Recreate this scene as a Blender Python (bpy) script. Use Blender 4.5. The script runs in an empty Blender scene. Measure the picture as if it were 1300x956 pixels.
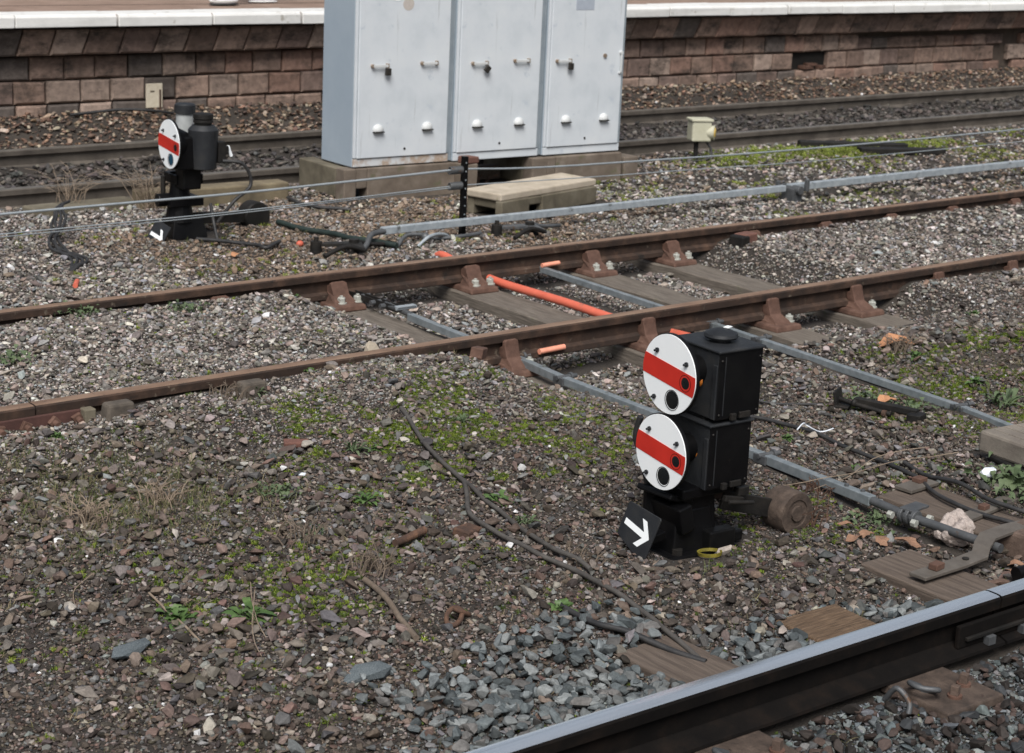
import bpy, bmesh, math, random
import numpy as np
from mathutils import Vector, Matrix, Euler, noise as mnoise
R = math.radians
rnd = random.Random(7)
rs = np.random.RandomState(11)
scene = bpy.context.scene
COL = scene.collection

# ------------------------------------------------------------------ materials
MATS = {}
def _nodes(name):
    m = bpy.data.materials.new(name); m.use_nodes = True
    nt = m.node_tree; b = nt.nodes['Principled BSDF']
    return m, nt, b
def _noise(nt, scale, detail=6, rough=.6, coord='Object', stretch=None):
    tc = nt.nodes.new('ShaderNodeTexCoord')
    n = nt.nodes.new('ShaderNodeTexNoise'); n.inputs['Scale'].default_value = scale
    n.inputs['Detail'].default_value = detail; n.inputs['Roughness'].default_value = rough
    if stretch:
        mp = nt.nodes.new('ShaderNodeMapping'); mp.inputs['Scale'].default_value = stretch
        nt.links.new(tc.outputs[coord], mp.inputs['Vector']); nt.links.new(mp.outputs[0], n.inputs['Vector'])
    else:
        nt.links.new(tc.outputs[coord], n.inputs['Vector'])
    return n
def ramp(nt, src, stops):
    r = nt.nodes.new('ShaderNodeValToRGB'); e = r.color_ramp.elements
    while len(e) < len(stops): e.new(.5)
    for k, (p, c) in enumerate(stops):
        e[k].position = p; e[k].color = (*c, 1) if len(c) == 3 else c
    nt.links.new(src, r.inputs['Fac']); return r
def mat(name, cols, scale=8, rough=.7, metal=0, bump=.3, bscale=None, stretch=None, spots=None, rvar=.15, spec=.5, bdist=.004):
    """cols: 2-4 base colours mixed by noise; spots: (colour, scale, threshold) stains on top"""
    if name in MATS: return MATS[name]
    m, nt, b = _nodes(name)
    n = _noise(nt, scale, 8, .62, stretch=stretch)
    k = len(cols)
    r = ramp(nt, n.outputs['Fac'], [(.3 + .4 * i / max(1, k - 1), c) for i, c in enumerate(cols)])
    out = r.outputs['Color']
    if spots:
        for sp in spots:
            c, s, t = sp[:3]; n2 = _noise(nt, s, 7, .65, stretch=sp[3] if len(sp) > 3 else None)
            r2 = ramp(nt, n2.outputs['Fac'], [(t, (0, 0, 0)), (t + .08, (1, 1, 1))])
            mx = nt.nodes.new('ShaderNodeMix'); mx.data_type = 'RGBA'
            nt.links.new(r2.outputs['Color'], mx.inputs['Factor']); nt.links.new(out, mx.inputs['A'])
            mx.inputs['B'].default_value = (*c, 1); out = mx.outputs['Result']
    nt.links.new(out, b.inputs['Base Color'])
    b.inputs['Metallic'].default_value = metal
    b.inputs['Specular IOR Level'].default_value = spec
    n3 = _noise(nt, scale * 2.3, 5, .6)
    mr = nt.nodes.new('ShaderNodeMapRange'); mr.inputs['To Min'].default_value = max(.05, rough - rvar); mr.inputs['To Max'].default_value = min(1, rough + rvar)
    nt.links.new(n3.outputs['Fac'], mr.inputs['Value']); nt.links.new(mr.outputs[0], b.inputs['Roughness'])
    if bump:
        n4 = _noise(nt, bscale or scale * 6, 8, .7, stretch=stretch)
        bp = nt.nodes.new('ShaderNodeBump'); bp.inputs['Strength'].default_value = bump; bp.inputs['Distance'].default_value = bdist
        nt.links.new(n4.outputs['Fac'], bp.inputs['Height']); nt.links.new(bp.outputs[0], b.inputs['Normal'])
    MATS[name] = m; return m
def attr_mat(name, attr='INSTANCER', an='col', rough=.85, scale=60, bump=.4, amt=.35, sub=0, coord='Object'):
    m, nt, b = _nodes(name)
    a = nt.nodes.new('ShaderNodeAttribute'); a.attribute_type = attr; a.attribute_name = an
    n = _noise(nt, scale, 5, .7, coord=coord)
    r = ramp(nt, n.outputs['Fac'], [(.25, (1 - amt,) * 3), (.75, (1 + amt,) * 3)])
    mx = nt.nodes.new('ShaderNodeMix'); mx.data_type = 'RGBA'; mx.blend_type = 'MULTIPLY'; mx.inputs['Factor'].default_value = 1
    nt.links.new(a.outputs['Color'], mx.inputs['A']); nt.links.new(r.outputs['Color'], mx.inputs['B'])
    nt.links.new(mx.outputs['Result'], b.inputs['Base Color']); b.inputs['Roughness'].default_value = rough
    b.inputs['Specular IOR Level'].default_value = .3
    if bump:
        bp = nt.nodes.new('ShaderNodeBump'); bp.inputs['Strength'].default_value = bump; bp.inputs['Distance'].default_value = .003
        nt.links.new(n.outputs['Fac'], bp.inputs['Height']); nt.links.new(bp.outputs[0], b.inputs['Normal'])
    MATS[name] = m; return m

M_railtop = mat('rusty running surface', [(.14, .085, .055), (.21, .134, .09), (.26, .178, .125)], 14, .6, .1, .2, spots=[((.07, .045, .032), 30, .6)], stretch=(.25, 1, 1))
M_railweb = mat('brown rail rust', [(.018, .011, .008), (.036, .02, .013), (.08, .045, .029)], 9, .85, 0, .5, spots=[((.12, .095, .07), 22, .62), ((.012, .009, .007), 6, .6)], bscale=70)
M_chair = mat('chair rust', [(.06, .03, .02), (.1, .052, .036), (.15, .086, .063)], 12, .8, 0, .5, bscale=70)
M_dirtychair = mat('dirt crusted chair', [(.05, .042, .034), (.09, .075, .06), (.12, .1, .08)], 16, .9, 0, .6)
M_farrail = mat('dull main line rail', [(.06, .05, .042), (.09, .077, .064), (.125, .108, .09)], 7, .75, .1, .3)
M_farhead = mat('worn grey rail head', [(.15, .14, .125), (.22, .205, .18)], 10, .45, .5, .1)
M_shiny = mat('polished steel rail head', [(.5, .55, .61), (.68, .74, .8), (.42, .46, .5)], 3, .22, .75, .04, stretch=(.12, 6, 1), rvar=.08, bscale=60)
M_railblack = mat('oily dark rail side', [(.0025, .002, .002), (.005, .004, .0035), (.012, .008, .006)], 9, .85, 0, .4, spec=.15)
M_galv = mat('galvanised steel', [(.27, .31, .34), (.35, .39, .42), (.43, .47, .49)], 22, .5, .3, .15, spots=[((.13, .14, .14), 12, .6)])
M_galvnear = mat('weathered galvanised steel', [(.16, .185, .2), (.22, .25, .265), (.29, .315, .33)], 22, .5, .35, .15, spots=[((.11, .11, .1), 12, .6), ((.13, .09, .06), 30, .72)])
M_galvdark = mat('dark galvanised fitting', [(.07, .075, .08), (.12, .125, .13)], 20, .55, .4, .3, spots=[((.1, .055, .03), 14, .62)])
M_bolt = mat('zinc bolt head', [(.36, .37, .33), (.5, .51, .47)], 40, .5, .3, .2, spots=[((.12, .08, .05), 40, .56)])
M_black = mat('black gloss signal paint', [(.002, .002, .0025), (.004, .004, .0045), (.007, .007, .007)], 5, .38, 0, .25, bscale=40, rvar=.12, spec=.22, spots=[((.018, .015, .012), 18, .68)])
M_blackdull = mat('weathered black ironwork', [(.005, .005, .005), (.012, .011, .01), (.022, .019, .016)], 10, .6, 0, .5, spec=.3, spots=[((.04, .025, .018), 24, .68)])
M_charcoal = mat('faded charcoal casing and lit face', [(.01, .011, .013), (.019, .021, .024), (.03, .03, .03)], 9, .55, 0, .3, spec=.35, spots=[((.06, .05, .042), 14, .68)])
M_white = mat('white sign enamel', [(.84, .88, .9), (.88, .91, .92)], 6, .4, 0, .05, rvar=.1, spots=[((.5, .52, .52), 22, .72)])
M_red = mat('red sign enamel', [(.46, .022, .014), (.58, .032, .02)], 7, .42, 0, .05, rvar=.1, spots=[((.34, .02, .014), 16, .68)])
M_glassdk = mat('dark lens glass', [(.006, .007, .009), (.01, .012, .014)], 5, .08, 0, 0)
M_bluelens = mat('blue lens glass', [(.01, .05, .09), (.015, .07, .12)], 5, .12, 0, 0)
M_amber = mat('amber side lens', [(.32, .09, .01), (.42, .14, .02)], 12, .3, 0, .1)
M_weight = mat('muddy brown weight', [(.06, .04, .03), (.1, .068, .052), (.14, .1, .08)], 22, .9, 0, .7, bscale=90)
M_greasy = mat('greasy dark iron', [(.028, .02, .015), (.06, .042, .032), (.1, .072, .055)], 20, .8, 0, .8, bscale=70, bdist=.006)
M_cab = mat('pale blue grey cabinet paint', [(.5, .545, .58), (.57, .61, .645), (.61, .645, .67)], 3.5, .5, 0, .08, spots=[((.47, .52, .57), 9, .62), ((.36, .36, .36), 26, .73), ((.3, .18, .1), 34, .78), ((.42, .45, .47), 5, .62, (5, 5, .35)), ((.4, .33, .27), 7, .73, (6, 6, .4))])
M_cabside = mat('pale blue cabinet paint with side shade', [(.3, .365, .43), (.35, .415, .475)], 3, .55, 0, .08, spots=[((.36, .42, .48), 8, .64), ((.2, .2, .19), 22, .74)])  # darker, bluer copy of the door paint, side shade put into the colour
M_cabgap = mat('grey cabinet channel', [(.2, .24, .27), (.27, .31, .34)], 8, .6, 0, .1)
M_cabvent = mat('cream vent cover', [(.5, .52, .52), (.58, .6, .6)], 20, .5, 0, .1, spots=[((.3, .15, .08), 30, .64)])
M_padlock = mat('dark padlock', [(.02, .018, .015), (.04, .035, .03)], 20, .5, .3, .2)
M_brass = mat('tarnished latch', [(.24, .16, .1), (.36, .3, .24)], 30, .5, .5, .2)
M_rustline = mat('rust streaked sill', [(.5, .52, .52), (.36, .27, .2), (.54, .56, .57), (.54, .56, .57)], 9, .7, 0, .2)
M_conc = mat('weathered concrete', [(.09, .07, .054), (.14, .112, .087), (.2, .165, .133)], 6, .92, 0, .6, bscale=80, spots=[((.12, .11, .07), 7, .6)])
M_conclight = mat('sun bleached concrete', [(.3, .26, .2), (.4, .345, .27), (.47, .41, .33)], 7, .92, 0, .5, bscale=80, spots=[((.25, .23, .14), 8, .62)])
M_mossconc = mat('mossy concrete', [(.07, .06, .042), (.12, .104, .072), (.17, .15, .11)], 7, .95, 0, .6, bscale=80)
M_lid = mat('grey concrete lid', [(.12, .1, .085), (.17, .15, .125), (.22, .19, .16)], 9, .9, 0, .6, bscale=60)
M_wood = mat('grey brown sleeper timber', [(.075, .062, .05), (.13, .11, .09), (.19, .165, .135)], 10, .9, 0, .8, stretch=(9, .7, 9), bscale=14, spots=[((.1, .1, .06), 5, .63)], bdist=.008)
M_woodbrown = mat('bare brown board', [(.06, .045, .035), (.105, .08, .063), (.15, .118, .094)], 9, .88, 0, .9, stretch=(9, .6, 9), bscale=13, bdist=.008)
M_woodtan = mat('splintered tan board', [(.05, .03, .018), (.15, .095, .055), (.24, .16, .1)], 12, .9, 0, 1, stretch=(1, 14, 9), bscale=12, bdist=.012)
M_orange = mat('orange plastic pipe', [(.5, .1, .06), (.64, .15, .09)], 8, .6, 0, .2, spots=[((.36, .12, .08), 10, .6), ((.2, .12, .09), 26, .66)])
M_orangepale = mat('faded orange tube', [(.7, .26, .17), (.8, .35, .24)], 20, .55, 0, .1)
M_rubber = mat('black cable rubber', [(.01, .01, .011), (.025, .025, .026), (.04, .038, .036)], 14, .6, 0, .3)
M_hose = mat('dusty grey hose', [(.035, .032, .03), (.06, .055, .05), (.085, .078, .07)], 14, .75, 0, .3)
M_wire = mat('bright signal wire', [(.34, .38, .4), (.46, .5, .52)], 9, .4, .5, .1)
M_cream = mat('cream lamp casing', [(.42, .41, .3), (.52, .51, .4)], 10, .55, 0, .2, spots=[((.3, .26, .15), 16, .66)])
M_yellens = mat('yellow lamp lens', [(.75, .5, .1), (.85, .62, .2)], 12, .3, 0, 0)
M_yellow = mat('yellow painted ring', [(.1, .085, .01), (.24, .2, .025)], 25, .6, 0, .3, spots=[((.12, .09, .04), 30, .57)])
M_rustbolt = mat('orange rust iron', [(.035, .021, .015), (.07, .038, .025), (.13, .068, .04)], 30, .9, 0, .6)
M_brick = mat('red brick fragment', [(.11, .05, .038), (.16, .075, .056)], 30, .9, 0, .5)
M_leafor = mat('fallen orange leaf', [(.3, .13, .06), (.46, .22, .11), (.52, .3, .17)], 20, .7, 0, .3)
M_paper = mat('crumpled white paper', [(.62, .68, .76), (.8, .84, .88)], 20, .6, 0, .3)
M_stick = mat('dead stick bark', [(.09, .068, .05), (.18, .14, .105)], 30, .9, 0, .6)
M_twig = mat('dry twig', [(.16, .12, .085), (.28, .22, .165)], 20, .9, 0, .3)
M_coping = mat('white painted coping', [(.6, .6, .58), (.72, .72, .7)], 5, .75, 0, .5, bscale=40, spots=[((.4, .38, .34), 9, .6), ((.22, .2, .17), 16, .68)])
M_paving = mat('brown platform asphalt', [(.19, .13, .095), (.24, .165, .125), (.29, .205, .16)], 5, .9, 0, .3, bscale=90)
M_mortar = mat('dark pointing mortar', [(.07, .052, .04), (.11, .085, .067)], 9, .95, 0, .3)
M_void = mat('black recess shade', [(.006, .005, .004), (.012, .01, .008)], 5, .95, 0, 0)  # near black stands for the shade inside openings, slots and holes
M_skin = mat('skin', [(.45, .26, .18), (.52, .31, .22)], 10, .6, 0, .05)
M_denim = mat('dark trousers', [(.02, .024, .035), (.035, .04, .055)], 30, .9, 0, .2)
M_jacket = mat('navy jacket', [(.02, .03, .05), (.03, .04, .065)], 10, .8, 0, .2)
M_hair = mat('brown hair', [(.03, .018, .01), (.05, .03, .02)], 40, .7, 0, .4)
M_shoe = mat('white trainer leather', [(.7, .7, .7), (.78, .78, .78)], 20, .5, 0, .1)
M_weed = mat('weed leaf', [(.035, .07, .018), (.065, .12, .03), (.1, .16, .05)], 14, .6, 0, .1)
M_weeddull = mat('dull weed leaf', [(.045, .07, .03), (.075, .11, .05), (.11, .14, .07)], 14, .7, 0, .1)
M_vernal = mat('blue grey granite', [(.05, .06, .066), (.09, .11, .12), (.15, .17, .18)], 20, .8, 0, .5)
M_hand = mat('card print', [(.09, .07, .05), (.16, .13, .09)], 20, .8, 0, 0)
def bag_mat():
    m, nt, b = _nodes('crumpled clear bag')
    b.inputs['Base Color'].default_value = (.62, .53, .48, 1); b.inputs['Roughness'].default_value = .18
    b.inputs['Transmission Weight'].default_value = .35
    n = _noise(nt, 30, 5); bp = nt.nodes.new('ShaderNodeBump'); bp.inputs['Strength'].default_value = .8; bp.inputs['Distance'].default_value = .006
    nt.links.new(n.outputs['Fac'], bp.inputs['Height']); nt.links.new(bp.outputs[0], b.inputs['Normal'])
    return m
M_bag = bag_mat()

# ------------------------------------------------------------------ helpers
def tag(o, label=None, cat=None, group=None, kind=None):
    if label: o['label'] = label
    if cat: o['category'] = cat
    if group: o['group'] = group
    if kind: o['kind'] = kind
    return o
def thing(name, loc, label, cat, rz=0, group=None, rx=0, ry=0):
    o = bpy.data.objects.new(name, None); COL.objects.link(o); o.empty_display_size = .05
    o.location = loc; o.rotation_euler = (R(rx), R(ry), R(rz))
    return tag(o, label, cat, group)
class MB:
    def __init__(s): s.v = []; s.f = []; s.m = []; s.T = Matrix.Identity(4); s.mi = 0
    def add(s, vs, fs, mi=None):
        o = len(s.v)
        for p in vs: s.v.append(tuple(s.T @ Vector(p)))
        for f in fs: s.f.append(tuple(i + o for i in f)); s.m.append(s.mi if mi is None else mi)
        return s
    def box(s, c, d, rz=0, rx=0, ry=0, taper=1, mi=None):
        x, y, z = [k / 2 for k in d]; t = taper
        M = Matrix.Translation(c) @ Euler((R(rx), R(ry), R(rz))).to_matrix().to_4x4()
        vs = [(-x, -y, -z), (x, -y, -z), (x, y, -z), (-x, y, -z), (-x*t, -y*t, z), (x*t, -y*t, z), (x*t, y*t, z), (-x*t, y*t, z)]
        return s.add([M @ Vector(v) for v in vs], [(0, 3, 2, 1), (4, 5, 6, 7), (0, 1, 5, 4), (1, 2, 6, 5), (2, 3, 7, 6), (3, 0, 4, 7)], mi)
    def lathe(s, c, axis, prof, n=24, mi=None, cap=True):
        """prof: list of (distance along axis, radius)"""
        a = Vector(axis).normalized(); b = a.orthogonal().normalized(); d = a.cross(b)
        vs = []; fs = []
        for (h, r) in prof:
            for k in range(n):
                t = 2 * math.pi * k / n
                vs.append(Vector(c) + a * h + (b * math.cos(t) + d * math.sin(t)) * r)
        for i in range(len(prof) - 1):
            for k in range(n):
                k2 = (k + 1) % n; fs.append((i*n + k, i*n + k2, (i+1)*n + k2, (i+1)*n + k))
        if cap:
            fs.append(tuple(range(n))[::-1]); fs.append(tuple((len(prof)-1)*n + k for k in range(n)))
        return s.add(vs, fs, mi)
    def cyl(s, p0, p1, r, n=16, mi=None, r2=None):
        p0 = Vector(p0); p1 = Vector(p1); L = (p1 - p0).length
        return s.lathe(p0, p1 - p0, [(0, r), (L, r if r2 is None else r2)], n, mi)
    def tube(s, path, r, n=8, mi=None):
        P = [Vector(p) for p in path]; N = len(P); rr = r if hasattr(r, '__len__') else [r] * N
        up = Vector((0, 0, 1)); vs = []; fs = []; prev = None
        for i, p in enumerate(P):
            t = (P[min(i+1, N-1)] - P[max(i-1, 0)]).normalized()
            if prev is None:
                b = t.cross(up)
                if b.length < 1e-3: b = t.orthogonal()
                b.normalize()
            else:
                b = prev - t * prev.dot(t); b.normalize()
            prev = b; d = t.cross(b)
            for k in range(n):
                a = 2 * math.pi * (k + .5) / n; vs.append(p + (b * math.cos(a) + d * math.sin(a)) * rr[i])
        for i in range(N - 1):
            for k in range(n):
                k2 = (k + 1) % n; fs.append((i*n + k, i*n + k2, (i+1)*n + k2, (i+1)*n + k))
        fs.append(tuple(range(n))[::-1]); fs.append(tuple((N-1)*n + k for k in range(n)))
        return s.add(vs, fs, mi)
    def prism(s, poly, O, U, V, th, mi=None):
        """2-D polygon in the plane O+U*a+V*b thickened by th along U x V"""
        O, U, V = Vector(O), Vector(U), Vector(V); Nn = U.cross(V).normalized() * th; n = len(poly)
        vs = [O + U*a + V*b for a, b in poly] + [O + U*a + V*b + Nn for a, b in poly]
        fs = [tuple(range(n))[::-1], tuple(range(n, 2*n))] + [(k, (k+1) % n, (k+1) % n + n, k + n) for k in range(n)]
        return s.add(vs, fs, mi)
    def ball(s, c, r, sub=2, sc=(1, 1, 1), mi=None):
        bm = bmesh.new(); bmesh.ops.create_icosphere(bm, subdivisions=sub, radius=1)
        vs = [Vector(c) + Vector((v.co.x*r*sc[0], v.co.y*r*sc[1], v.co.z*r*sc[2])) for v in bm.verts]
        fs = [tuple(v.index for v in f.verts) for f in bm.faces]; bm.free()
        return s.add(vs, fs, mi)
    def build(s, name, mats, parent=None, smooth=None, bevel=0, seg=2, label=None, jitter=0):
        me = bpy.data.meshes.new(name)
        vs = s.v
        if jitter:
            vs = [tuple(Vector(v) + mnoise.noise_vector(Vector(v) * 9) * jitter) for v in vs]
        me.from_pydata(vs, [], s.f)
        for m in (mats if isinstance(mats, (list, tuple)) else [mats]): me.materials.append(m)
        me.polygons.foreach_set('material_index', s.m)
        bm = bmesh.new(); bm.from_mesh(me); bmesh.ops.recalc_face_normals(bm, faces=bm.faces)
        bm.to_mesh(me); bm.free()
        if smooth:
            me.polygons.foreach_set('use_smooth', [True] * len(me.polygons))
            me.set_sharp_from_angle(angle=R(smooth))
        o = bpy.data.objects.new(name, me); COL.objects.link(o); o.parent = parent
        if bevel:
            md = o.modifiers.new('bev', 'BEVEL'); md.width = bevel; md.segments = seg; md.limit_method = 'ANGLE'; md.angle_limit = R(35); md.harden_normals = False
        if label: o['label'] = label
        return o
def circle(r, n=40, c=(0, 0)): return [(c[0] + r*math.cos(2*math.pi*k/n), c[1] + r*math.sin(2*math.pi*k/n)) for k in range(n)]
def smooth_path(pts, k=6, wob=0):
    P = [Vector(p) for p in pts]; out = []
    for i in range(len(P) - 1):
        a, b, c, d = P[max(i-1, 0)], P[i], P[i+1], P[min(i+2, len(P)-1)]
        for j in range(k):
            t = j / k
            out.append(.5 * ((2*b) + (c - a)*t + (2*a - 5*b + 4*c - d)*t*t + (3*b - a - 3*c + d)*t**3))
    out.append(P[-1])
    if wob: out = [p + mnoise.noise_vector(p * 7) * wob for p in out]
    return out
def copy_tree(o, parent=None):
    kids = list(o.children)
    c = o.copy(); COL.objects.link(c)
    if parent is not None: c.parent = parent
    for ch in kids: copy_tree(ch, c)
    return c

# ------------------------------------------------------------------ terrain
def vnoise(x, y, s, seed=0):
    x = np.asarray(x, float) * s + seed * 17.3; y = np.asarray(y, float) * s + seed * 5.1
    xi = np.floor(x).astype(np.int64); yi = np.floor(y).astype(np.int64); fx = x - xi; fy = y - yi
    def h(a, b):
        v = (a * 374761393 + b * 668265263 + seed * 1442695) & 0xffffffff
        v = ((v ^ (v >> 13)) * 1274126177) & 0xffffffff
        return ((v ^ (v >> 16)) & 0xffff) / 65535.0
    u = fx*fx*(3-2*fx); w = fy*fy*(3-2*fy)
    return (h(xi, yi)*(1-u) + h(xi+1, yi)*u)*(1-w) + (h(xi, yi+1)*(1-u) + h(xi+1, yi+1)*u)*w
def fbm(x, y, s, seed=0, o=4):
    t = 0; a = .5
    for k in range(o): t = t + a * vnoise(x, y, s * 2**k, seed + k); a *= .5
    return t / .9375 if o == 4 else t / (1 - .5**o)
def ss(a, b, t):
    t = np.clip((np.asarray(t, float) - a) / (b - a), 0, 1); return t*t*(3-2*t)
def gauss(x, y, cx, cy, sx, sy, h): return h * np.exp(-((x-cx)/sx)**2 - ((y-cy)/sy)**2)
def yA(x): return -3.3 - .024 * x
def yC(x): return 4.545 + .011 * x
def H(x, y):
    x = np.asarray(x, float); y = np.asarray(y, float)
    h = -.125 + 0 * x * y
    mid = ss(5.05, 5.35, x) * (1 - ss(8.1, 8.5, x)); left = 1 - ss(5.05, 5.35, x); right = ss(8.1, 8.5, x)
    T = ss(-.75, -.2, y) * (1 - ss(1.55, 1.95, y))
    tgt = left * (-.062) + mid * (-.245) + right * (-.085)
    h = h * (1 - T) + tgt * T
    h = h + gauss(x, y, 4.4, .75, .8, .45, .035)
    # ground slopes away from the mound beside the near siding rail
    h = h + gauss(x, y, 4.55, -.55, .75, .5, .075) + gauss(x, y, 4.6, -1.1, .6, .5, .03)
    h = h - gauss(x, y, 3.1, -.12, .42, .2, .03)
    h = h - gauss(x, y, 5.75, -.9, .55, .75, .05) - gauss(x, y, 6.6, -1.2, .35, .8, .03)
    h = h - gauss(x, y, 4.5, -2.25, .42, .35, .07)
    h = h - gauss(x, y, 5.3, -2.7, .45, .5, .045)
    h = h - gauss(x, y, 3.97, -.17, .16, .1, .05)
    h = h - ss(-.02, .1, y - yA(x)) * (1 - ss(.4, .65, y - yA(x))) * .022
    h = h + gauss(x, y, 7.7, -1.35, .75, .5, .15) + gauss(x, y, 8.4, -.4, .5, .4, .04)
    # ballast beside the bright rail, lower in the four foot
    e = y - yA(x)
    h = h - (1 - ss(-.03, .03, e)) * .065
    # main line between platform and cabinets
    c = y - yC(x)
    fc = ss(.05, .3, c) * (1 - ss(1.25, 1.45, c))
    h = h - ss(-.35, -.1, c) * (1 - ss(.0, .08, c)) * .01
    h = h - fc * .035
    h = h + ss(1.75, 2.5, c) * .2
    h = h + (fbm(x, y, 1.7, 3) - .5) * .045 + (fbm(x, y, 6, 9, 3) - .5) * .022
    return h
def Hs(x, y): return float(H(np.array([x]), np.array([y]))[0])

def axis(lo, hi, step, far):
    a = list(np.arange(lo, hi + 1e-6, step)); s = step; p = hi
    while p < far: s *= 1.25; p += s; a.append(p)
    s = step; p = lo; b = []
    while p > -far: s *= 1.25; p -= s; b.append(p)
    return np.array(b[::-1] + a)
gx = axis(1.0, 24, .05, 150); gy = axis(-5.2, 7.6, .04, 150)
X, Y = np.meshgrid(gx, gy, indexing='ij'); Z = H(X, Y)
nx, ny = len(gx), len(gy)
vs = np.stack([X.ravel(), Y.ravel(), Z.ravel()], 1)
ii, jj = np.meshgrid(np.arange(nx-1), np.arange(ny-1), indexing='ij'); a = (ii*ny + jj).ravel()
fs = np.stack([a, a+ny, a+ny+1, a+1], 1)
me = bpy.data.meshes.new('ground'); me.vertices.add(len(vs)); me.vertices.foreach_set('co', vs.ravel())
me.loops.add(fs.size); me.loops.foreach_set('vertex_index', fs.ravel().astype(np.int32))
me.polygons.add(len(fs)); me.polygons.foreach_set('loop_start', np.arange(0, fs.size, 4, dtype=np.int32))
me.polygons.foreach_set('use_smooth', np.ones(len(fs), bool)); me.update(); me.validate()
M_ground = mat('dirt and fine grit with gap shade', [(.02, .016, .013), (.038, .031, .025), (.065, .054, .044)], 3, .95, 0, 1, bscale=120, spots=[((.11, .095, .08), 140, .63), ((.025, .02, .016), 60, .6), ((.12, .07, .05), 170, .66)], bdist=.012)  # dirt colour darkened to stand for the shade in gaps between stones
me.materials.append(M_ground)
o = bpy.data.objects.new('ground', me); COL.objects.link(o); o['kind'] = 'structure'

# ------------------------------------------------------------------ rails, sleepers, chairs
BULL = [(-.009, -.105), (-.033, -.118), (-.035, -.143), (-.028, -.148), (.028, -.148), (.035, -.143), (.033, -.118), (.009, -.105),
        (.0085, -.052), (.034, -.04), (.036, -.008), (.030, -.0015), (.018, 0), (-.018, 0), (-.030, -.0015), (-.036, -.008), (-.034, -.04), (-.0085, -.052)]
FLAT = [(-.0085, -.118), (-.07, -.141), (-.072, -.15), (.072, -.15), (.07, -.141), (.0085, -.118),
        (.009, -.055), (.034, -.042), (.036, -.01), (.031, -.003), (.018, 0), (-.018, 0), (-.031, -.003), (-.036, -.01), (-.034, -.042), (-.009, -.055)]
def rail(name, pts, prof, mweb, mtop, label, cat='rail', group=None, bend=None):
    b = MB(); n = len(prof); P = [Vector(p) for p in pts]; vs = []
    for i, p in enumerate(P):
        t = (P[min(i+1, len(P)-1)] - P[max(i-1, 0)]); t.z = 0; t.normalize(); sd = Vector((-t.y, t.x, 0))
        for (u, w) in prof: vs.append(p + sd*u + Vector((0, 0, w)))
    fs = []; mi = []
    top = {k for k in range(n) if prof[k][1] > -.005 and prof[(k+1) % n][1] > -.005}
    for i in range(len(P) - 1):
        for k in range(n):
            k2 = (k+1) % n; b.add([], []); fs.append((i*n+k, i*n+k2, (i+1)*n+k2, (i+1)*n+k)); mi.append(1 if k in top else 0)
    fs.append(tuple(range(n))); mi.append(0); fs.append(tuple((len(P)-1)*n + k for k in range(n))[::-1]); mi.append(0)
    b.v = [tuple(v) for v in vs]; b.f = fs; b.m = mi
    o = b.build(name, [mweb, mtop], smooth=30); return tag(o, label, cat, group)
def line(x0, x1, fy, z=0, step=.5, wob=.004, seed=0):
    n = max(2, int((x1 - x0) / step) + 1)
    return [(x0 + (x1-x0)*k/(n-1), fy(x0 + (x1-x0)*k/(n-1)) + wob*math.sin(x0*.7+k*.83*step+seed), z) for k in range(n)]
JX = 3.02
near_long = rail('siding_rail', line(JX + .004, 34, lambda x: 0.0, wob=.005), BULL, M_railweb, M_railtop,
     'long rusty brown rail running behind the twin disc signal')
rail('siding_rail', line(-6, JX - .004, lambda x: 0.0, wob=.003), BULL, M_railweb, M_railtop,
     'short end of rusty rail left of the bolted joint at the left edge')
rail('siding_rail', line(-6, 36, lambda x: 1.505, wob=.005, seed=2), BULL, M_railweb, M_railtop,
     'second rusty brown rail, nearer the cabinets and the galvanised pipe')
rail('main_rail', line(-4, 60, yC, wob=.002), FLAT, M_farrail, M_farhead, 'dull grey rail just behind the cabinets and the cream lamp')
rail('main_rail', line(-4, 60, lambda x: yC(x) + 1.505, wob=.002), FLAT, M_farrail, M_farhead, 'dull grey rail closest to the brick platform wall')
rail('running_rail', line(4.675, 30, yA, wob=0), FLAT, M_railblack, M_shiny, 'short bright rail length beyond the narrow joint, at the right edge')
rail('running_rail', line(-5, 4.665, yA, wob=0), FLAT, M_railblack, M_shiny, 'wide shiny steel rail across the bottom right corner')
rail('running_rail', line(-5, 30, lambda x: yA(x) - 1.505, wob=0), FLAT, M_railblack, M_shiny, 'outer shiny steel rail nearest the viewer')

# fishplate on the siding joint
t = thing('fishplate', (JX, -.02, -.078), 'rusty fishplate with square bolts clamping the rail joint at the left', 'fishplate')
MB().box((0, -.012, 0), (.46, .02, .075)).build('plate', mat('dark red rusty plate', [(.05, .022, .018), (.09, .04, .032)], 14, .85, 0, .5), t, bevel=.004)
MB().box((0, .05, 0), (.46, .018, .07)).build('plate', MATS['dark red rusty plate'], t, bevel=.004)
for k, bx in enumerate((-.16, -.05, .07, .17)):
    p = MB().box((bx, -.033, .004), (.04, .02, .04), ry=18*k+10).build('bolt', M_chair, t, bevel=.003)
    MB().cyl((bx, -.04, .004), (bx, -.07, .0), .013, 12).build('bolt_shank', M_chair, p, smooth=40)
# dirty spacer ahead of the chair at the joint end
tag(MB().box((3.235, -.055, -.1), (.05, .05, .13)).build('joint_key', M_mossconc, bevel=.006), 'dark lichened wooden key wedged beside the rail joint', 'rail key')

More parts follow.
